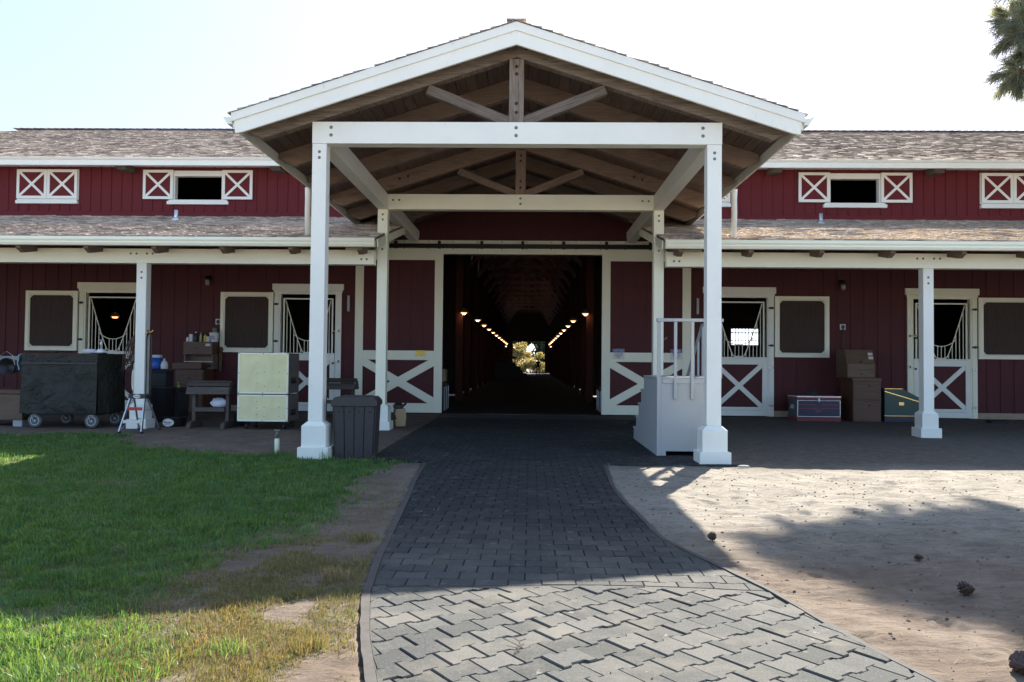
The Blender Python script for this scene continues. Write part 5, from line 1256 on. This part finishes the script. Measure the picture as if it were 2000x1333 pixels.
# the person in the far doorway
t = None
def person(loc):
    v = [(0,0,.98), (0,0,1.18), (0,-.01,1.40), (0,-.01,1.50), (0,-.03,1.60), (0,-.03,1.72),
         (-.10,0,.92), (-.13,.02,.50), (-.15,.05,.09), (-.16,-.10,.04), (.10,0,.92), (.13,.02,.50), (.15,.05,.09), (.16,-.10,.04),
         (-.18,0,1.42), (-.27,.02,1.16), (-.24,-.06,.92), (-.22,-.09,.84), (.18,0,1.42), (.27,.02,1.16), (.24,-.06,.92), (.22,-.09,.84)]
    e = [(0,1),(1,2),(2,3),(3,4),(4,5),(0,6),(6,7),(7,8),(8,9),(0,10),(10,11),(11,12),(12,13),(2,14),(14,15),(15,16),(16,17),(2,18),(18,19),(19,20),(20,21)]
    r = [.16,.155,.17,.06,.085,.075,.10,.072,.05,.04,.10,.072,.05,.04,.075,.055,.042,.036,.075,.055,.042,.036]
    for s, b in ((-1,17), (1,21)):
        for k, (dx_, l_) in enumerate(((-.025,.075), (-.008,.085), (.010,.08), (.026,.06))):
            i = len(v); q = v[b]; v.append((q[0]+dx_*.7, q[1]-.01, q[2]-.05)); v.append((q[0]+dx_, q[1]-.02, q[2]-.05-l_)); e.append((b,i)); e.append((i,i+1)); r += [.011,.008]
        i = len(v); q = v[b]; v.append((q[0]-s*.035, q[1]-.03, q[2]-.03)); v.append((q[0]-s*.04, q[1]-.045, q[2]-.07)); e.append((b,i)); e.append((i,i+1)); r += [.012,.009]
    me = bpy.data.meshes.new('person'); me.from_pydata(v, e, []); o = bpy.data.objects.new('person', me); COL.objects.link(o)
    sk = o.modifiers.new('skin', 'SKIN'); sk.use_smooth_shade = True; me.skin_vertices if me.skin_vertices else None
    if not me.skin_vertices:
        bpy.context.view_layer.objects.active = o
    for i, d in enumerate(me.skin_vertices[0].data): d.radius = (r[i], r[i]*.85); d.use_root = (i == 0)
    o.modifiers.new('sub', 'SUBSURF').levels = 1; me.materials.append(CLOTHD); o.location = loc
    tag(o, 'dark silhouette of a standing person in the far bright doorway', 'person')
    mb = MB(); mb.ball((0,-.02,1.725), (.092,.10,.075), 14); mb.ball((0,-.09,1.69), (.03,.02,.02), 8); mb.build('hair', BLACKP, o, 0, True)
    mb = MB()
    for s in (-1, 1): mb.ball((s*.032,-.105,1.665), (.012,.01,.008), 8)
    mb.ball((0,-.115,1.64), (.014,.02,.02), 8); mb.ball((0,-.10,1.60), (.025,.012,.007), 8)
    for s in (-1, 1): mb.ball((s*.082,-.03,1.65), (.012,.02,.03), 8)
    mb.build('face', SKIN, o, 0, True)
    return o
try:
    person((1.07, 80.0, -.05))
except Exception as ex:
    print('person failed', ex)

# ------------------------------------------------------------------ far foliage, pine
def leaf_mesh(C, N, size, mat, name, parent=None, flat=.35):
    n = len(C); a = RNG.normal(size=(n,3)); a /= np.linalg.norm(a, axis=1)[:,None]; b = RNG.normal(size=(n,3)); b -= (b*a).sum(1)[:,None]*a; b /= np.linalg.norm(b, axis=1)[:,None]
    s_ = size*(.6+.8*RNG.random(n))[:,None]; V = np.stack([C-a*s_, C+b*s_*flat, C+a*s_, C-b*s_*flat], 1)
    return raw_mesh(name, V.reshape(-1,3), np.arange(n*4).reshape(-1,4), np.zeros((0,3), int), mat, parent)
def clump(c, r, n):
    d = RNG.normal(size=(n,3)); d /= np.linalg.norm(d, axis=1)[:,None]; return np.array(c)+d*(np.array(r)*(RNG.random(n)**.45)[:,None])
def bush(name, label, cat, loc, r, n, size, mat, ncl, trunk=True):
    t = thing(name, label, cat, loc); P_ = []
    for k in range(ncl):
        d = RNG.normal(size=3); d /= np.linalg.norm(d); c = np.array([0,0,r[2]*1.05])+d*np.array(r)*.72; P_.append(clump(c, np.array(r)*RNG.uniform(.22,.42), n//ncl))
    leaf_mesh(np.concatenate(P_), None, size, mat, 'crown', t, .5)
    mb = MB()
    for k in range(4): a = k*1.7; mb.tube([(.1*math.cos(a),.1*math.sin(a),-.2), (.3*r[0]*math.cos(a),.3*r[0]*math.sin(a),r[2]*.6), (.6*r[0]*math.cos(a+.3),.6*r[0]*math.sin(a+.3),r[2]*1.3)], [.10,.07,.02], 7)
    mb.build('trunk', BARK, t, 0, True)
bush('yellow_shrub', 'yellow leaved shrub filling the left of the far doorway', 'shrub', (-1.9, 99., 0), (2.4,1.6,2.1), 6000, .13, LEAFY, 26)
bush('yellow_shrub', 'low yellow green shrub behind the person in the far doorway', 'shrub', (1.7, 96., -.5), (2.0,1.5,1.6), 4200, .13, LEAFY, 22)
bush('yellow_shrub', 'pale golden shrub low in the middle of the far doorway', 'shrub', (.3, 93.5, -.5), (2.2,1.2,1.1), 3200, .11, LEAFY, 18)
bush('dark_tree', 'dark green tree showing at the top of the far doorway', 'tree', (1.0, 109., 0), (5.0,3.,3.6), 26000, .22, LEAFG, 36)
def pine():
    t = thing('pine_tree', 'tall pine with drooping needle sprays beyond the right of the yard', 'tree', (15.2, 6.0, 0))
    mb = MB(); mb.tube([(0,0,-.3), (.1,.05,2), (-.1,0,6), (.1,.1,11), (0,0,17)], [.42,.36,.30,.20,.05], 14); 
    br = []
    def branch(p, q, r0, droop, m):
        p, q = np.array(p), np.array(q); pts = []
        for i in range(9):
            f = i/8; pts.append(tuple(p+(q-p)*f+np.array([0,0,-droop*f*f])+RNG.normal(0,.07,3)*f))
        m.tube(pts, [r0*(1-.85*i/8) for i in range(9)], 7); return pts
    wpos = np.array([15.2, 6.0, 0])
    ends = []
    G = [(2.45,-6.15), (2.85,-6.7), (2.2,-5.45), (2.3,-5.85), (2.65,-6.4), (3.0,-6.9), (3.05,-6.2), (3.5,-6.8), (2.6,-5.9), (4.0,-6.2), (2.05,-5.1), (2.5,-5.55), (2.9,-5.9), (3.3,-6.25), (3.8,-6.5), (2.7,-4.75), (2.35,-5.2), (2.35,-4.95), (2.85,-4.5), (3.25,-4.05), (3.75,-4.15), (3.6,-4.75), (3.1,-4.9), (2.75,-5.2), (3.3,-5.3), (3.85,-5.3), (3.0,-5.55), (3.6,-5.9), (4.3,-4.4), (4.3,-5.4), (4.6,-3.8), (4.9,-6.0), (3.35,-4.5), (2.95,-5.2), (3.9,-4.7), (3.6,-5.5)]
    E_ = [(9.0,3.7,6.85,.07), (9.0,3.5,7.4,.07), (9.2,3.9,7.9,.07), (9.3,3.6,8.5,.05), (9.7,3.6,6.7,.06), (9.4,3.9,7.4,.06), (10.2,3.8,7.0,.06), (9.5,3.7,7.1,.05), (9.6,3.5,6.8,.05), (11.5,2.2,9.5,.07), (18,3,9,.08), (19,8,10,.09), (17,10,12,.08), (14,1.5,7,.07), (13,11,11,.08)]
    for i_, (a_, b_) in enumerate(G): z_ = 11.0+(i_*.37) % 1.6; E_.append((a_+.5*z_, b_+1.136*z_, z_, .07))
    for k, (ex, ey, ez, r0) in enumerate(E_):
        e = np.array([ex,ey,ez])-wpos; h = min(15.5, ez+.4+.10*np.hypot(e[0], e[1])); ends.append(branch((0,0,h), e, r0, .3, mb)) if False else ends.append(branch((0,0,h-.2), e, r0, .25, mb))
    C_, D_ = [], []
    for bi, pts in enumerate(ends):
        for i in range(3, 9):
            p = np.array(pts[i]); nt_ = 9 if i > 4 else 5
            for k in range(nt_):
                d = RNG.normal(size=3); d[2] *= .55; d /= np.linalg.norm(d); l_ = RNG.uniform(.2,.55); q = p+d*l_+np.array([0,0,-.10]); mb.tube([tuple(p), tuple((p+q)/2+RNG.normal(0,.03,3)), tuple(q)], [.014,.010,.006], 5)
                for f in (.35,.6,.85,1.): C_.append(p+(q-p)*f); D_.append((q-p)/l_)
    mb.build('trunk', BARK, t, 0, True)
    C_, D_ = np.array(C_), np.array(D_); m = 52; n = len(C_)*m; C2 = np.repeat(C_, m, 0)+RNG.normal(0,.03,(n,3)); D2 = np.repeat(D_, m, 0)*.75+RNG.normal(0,.36,(n,3))+np.array([0,0,-.34]); D2 /= np.linalg.norm(D2, axis=1)[:,None]
    L_ = (.17+.17*RNG.random(n))[:,None]; S_ = np.cross(D2, RNG.normal(size=(n,3))); S_ /= np.linalg.norm(S_, axis=1)[:,None]; S_ *= .0056
    V = np.stack([C2-S_, C2+S_, C2+D2*L_+S_*.4, C2+D2*L_-S_*.4], 1); raw_mesh('crown', V.reshape(-1,3), np.arange(n*4).reshape(-1,4), np.zeros((0,3), int), NEEDLE, t)
    print('needles', n)
pine()
# needle drift on the right porch roof
n = 15000; X = 2.9+13*RNG.random(n); Y = 3.72+RNG.random(n)**1.25*5.6; k = RNG.random(n) < np.clip((fbm(X*1.4, Y*2.2, 5)-.34)*4, .06, 1); X, Y = X[k], Y[k]; n = len(X)
Z = porch_z(Y)+.014+.006*RNG.random(n); th = RNG.random(n)*PI; ln_ = .05+.06*RNG.random(n); dx, dy = np.cos(th)*ln_, np.sin(th)*ln_; wx, wy = -np.sin(th)*.0035, np.cos(th)*.0035
V = np.stack([np.stack([X-dx-wx, Y-dy-wy, Z-dy*SL], 1), np.stack([X+dx-wx, Y+dy-wy, Z+dy*SL], 1), np.stack([X+dx+wx, Y+dy+wy, Z+dy*SL+.003], 1), np.stack([X-dx+wx, Y-dy+wy, Z-dy*SL+.003], 1)], 1)
tag(raw_mesh('roof_needles', V.reshape(-1,3), np.arange(n*4).reshape(-1,4), np.zeros((0,3), int), grass_mat('tan_needles', [(.58,.50,.42), (.70,.62,.54), (.42,.35,.29)], .05, .95, .02)), 'tan fallen pine needles drifted over the right porch roof', 'pine needles', kind='stuff')

# pine cones, stones, twig
def cone(loc, rz, label, sc_=1.):
    mb = MB(); L_ = .10*sc_
    for k in range(52):
        a = k*2.399; f = k/51; r = L_*.42*math.sin(PI*(.12+.80*f))*.9+.003; z = L_*f
        c = Vector((r*.15*math.cos(a), r*.15*math.sin(a), z-.004)); e = Vector((r*1.25*math.cos(a), r*1.25*math.sin(a), z+.016*sc_)); mb.bar(c, e, .013*sc_*(.5+.7*math.sin(PI*f)), .0035*sc_)
    mb.v = [(v[2]-L_/2, v[1], v[0]+L_*.34) for v in mb.v]
    o = put('pine_cone', label, 'pine cone', mb, LEATHER, loc); o.rotation_euler = (0,.1,rz); tag(o, group='pine cones on the sandy yard')
cone((1.58,-4.57,-.005), .4, 'brown pine cone at the path edge by the portico shadow corner', .65)
cone((2.75,-5.90,-.005), 2.1, 'dark pine cone inside the tree shadow, the larger of the two there', .85)
cone((2.33,-7.11,.0), 1.2, 'large pine cone in the lower right corner of the yard', 1.05)
cone((2.85,-5.12,-.005), 2.8, 'smallest pine cone, lying inside the tree shadow', .5)
mb = MB(); mb.ball((0,0,.015), (.08,.035,.016), 10); put('flat_stone', 'flat pale stone in front of the right portico post base', 'stone', mb, STONE, (2.92,-.42,0), None, 0, True)
mb = MB(); mb.tube([(0,0,0), (.03,.05,.012), (.02,.10,.02), (.05,.16,.01)], .003, 5); mb.tube([(.02,.10,.02), (-.02,.14,.03)], .002, 5); put('dry_twig', 'thin dry twig lying on the sunlit pavers', 'twig', mb, BARK, (.16,-7.0,.004))
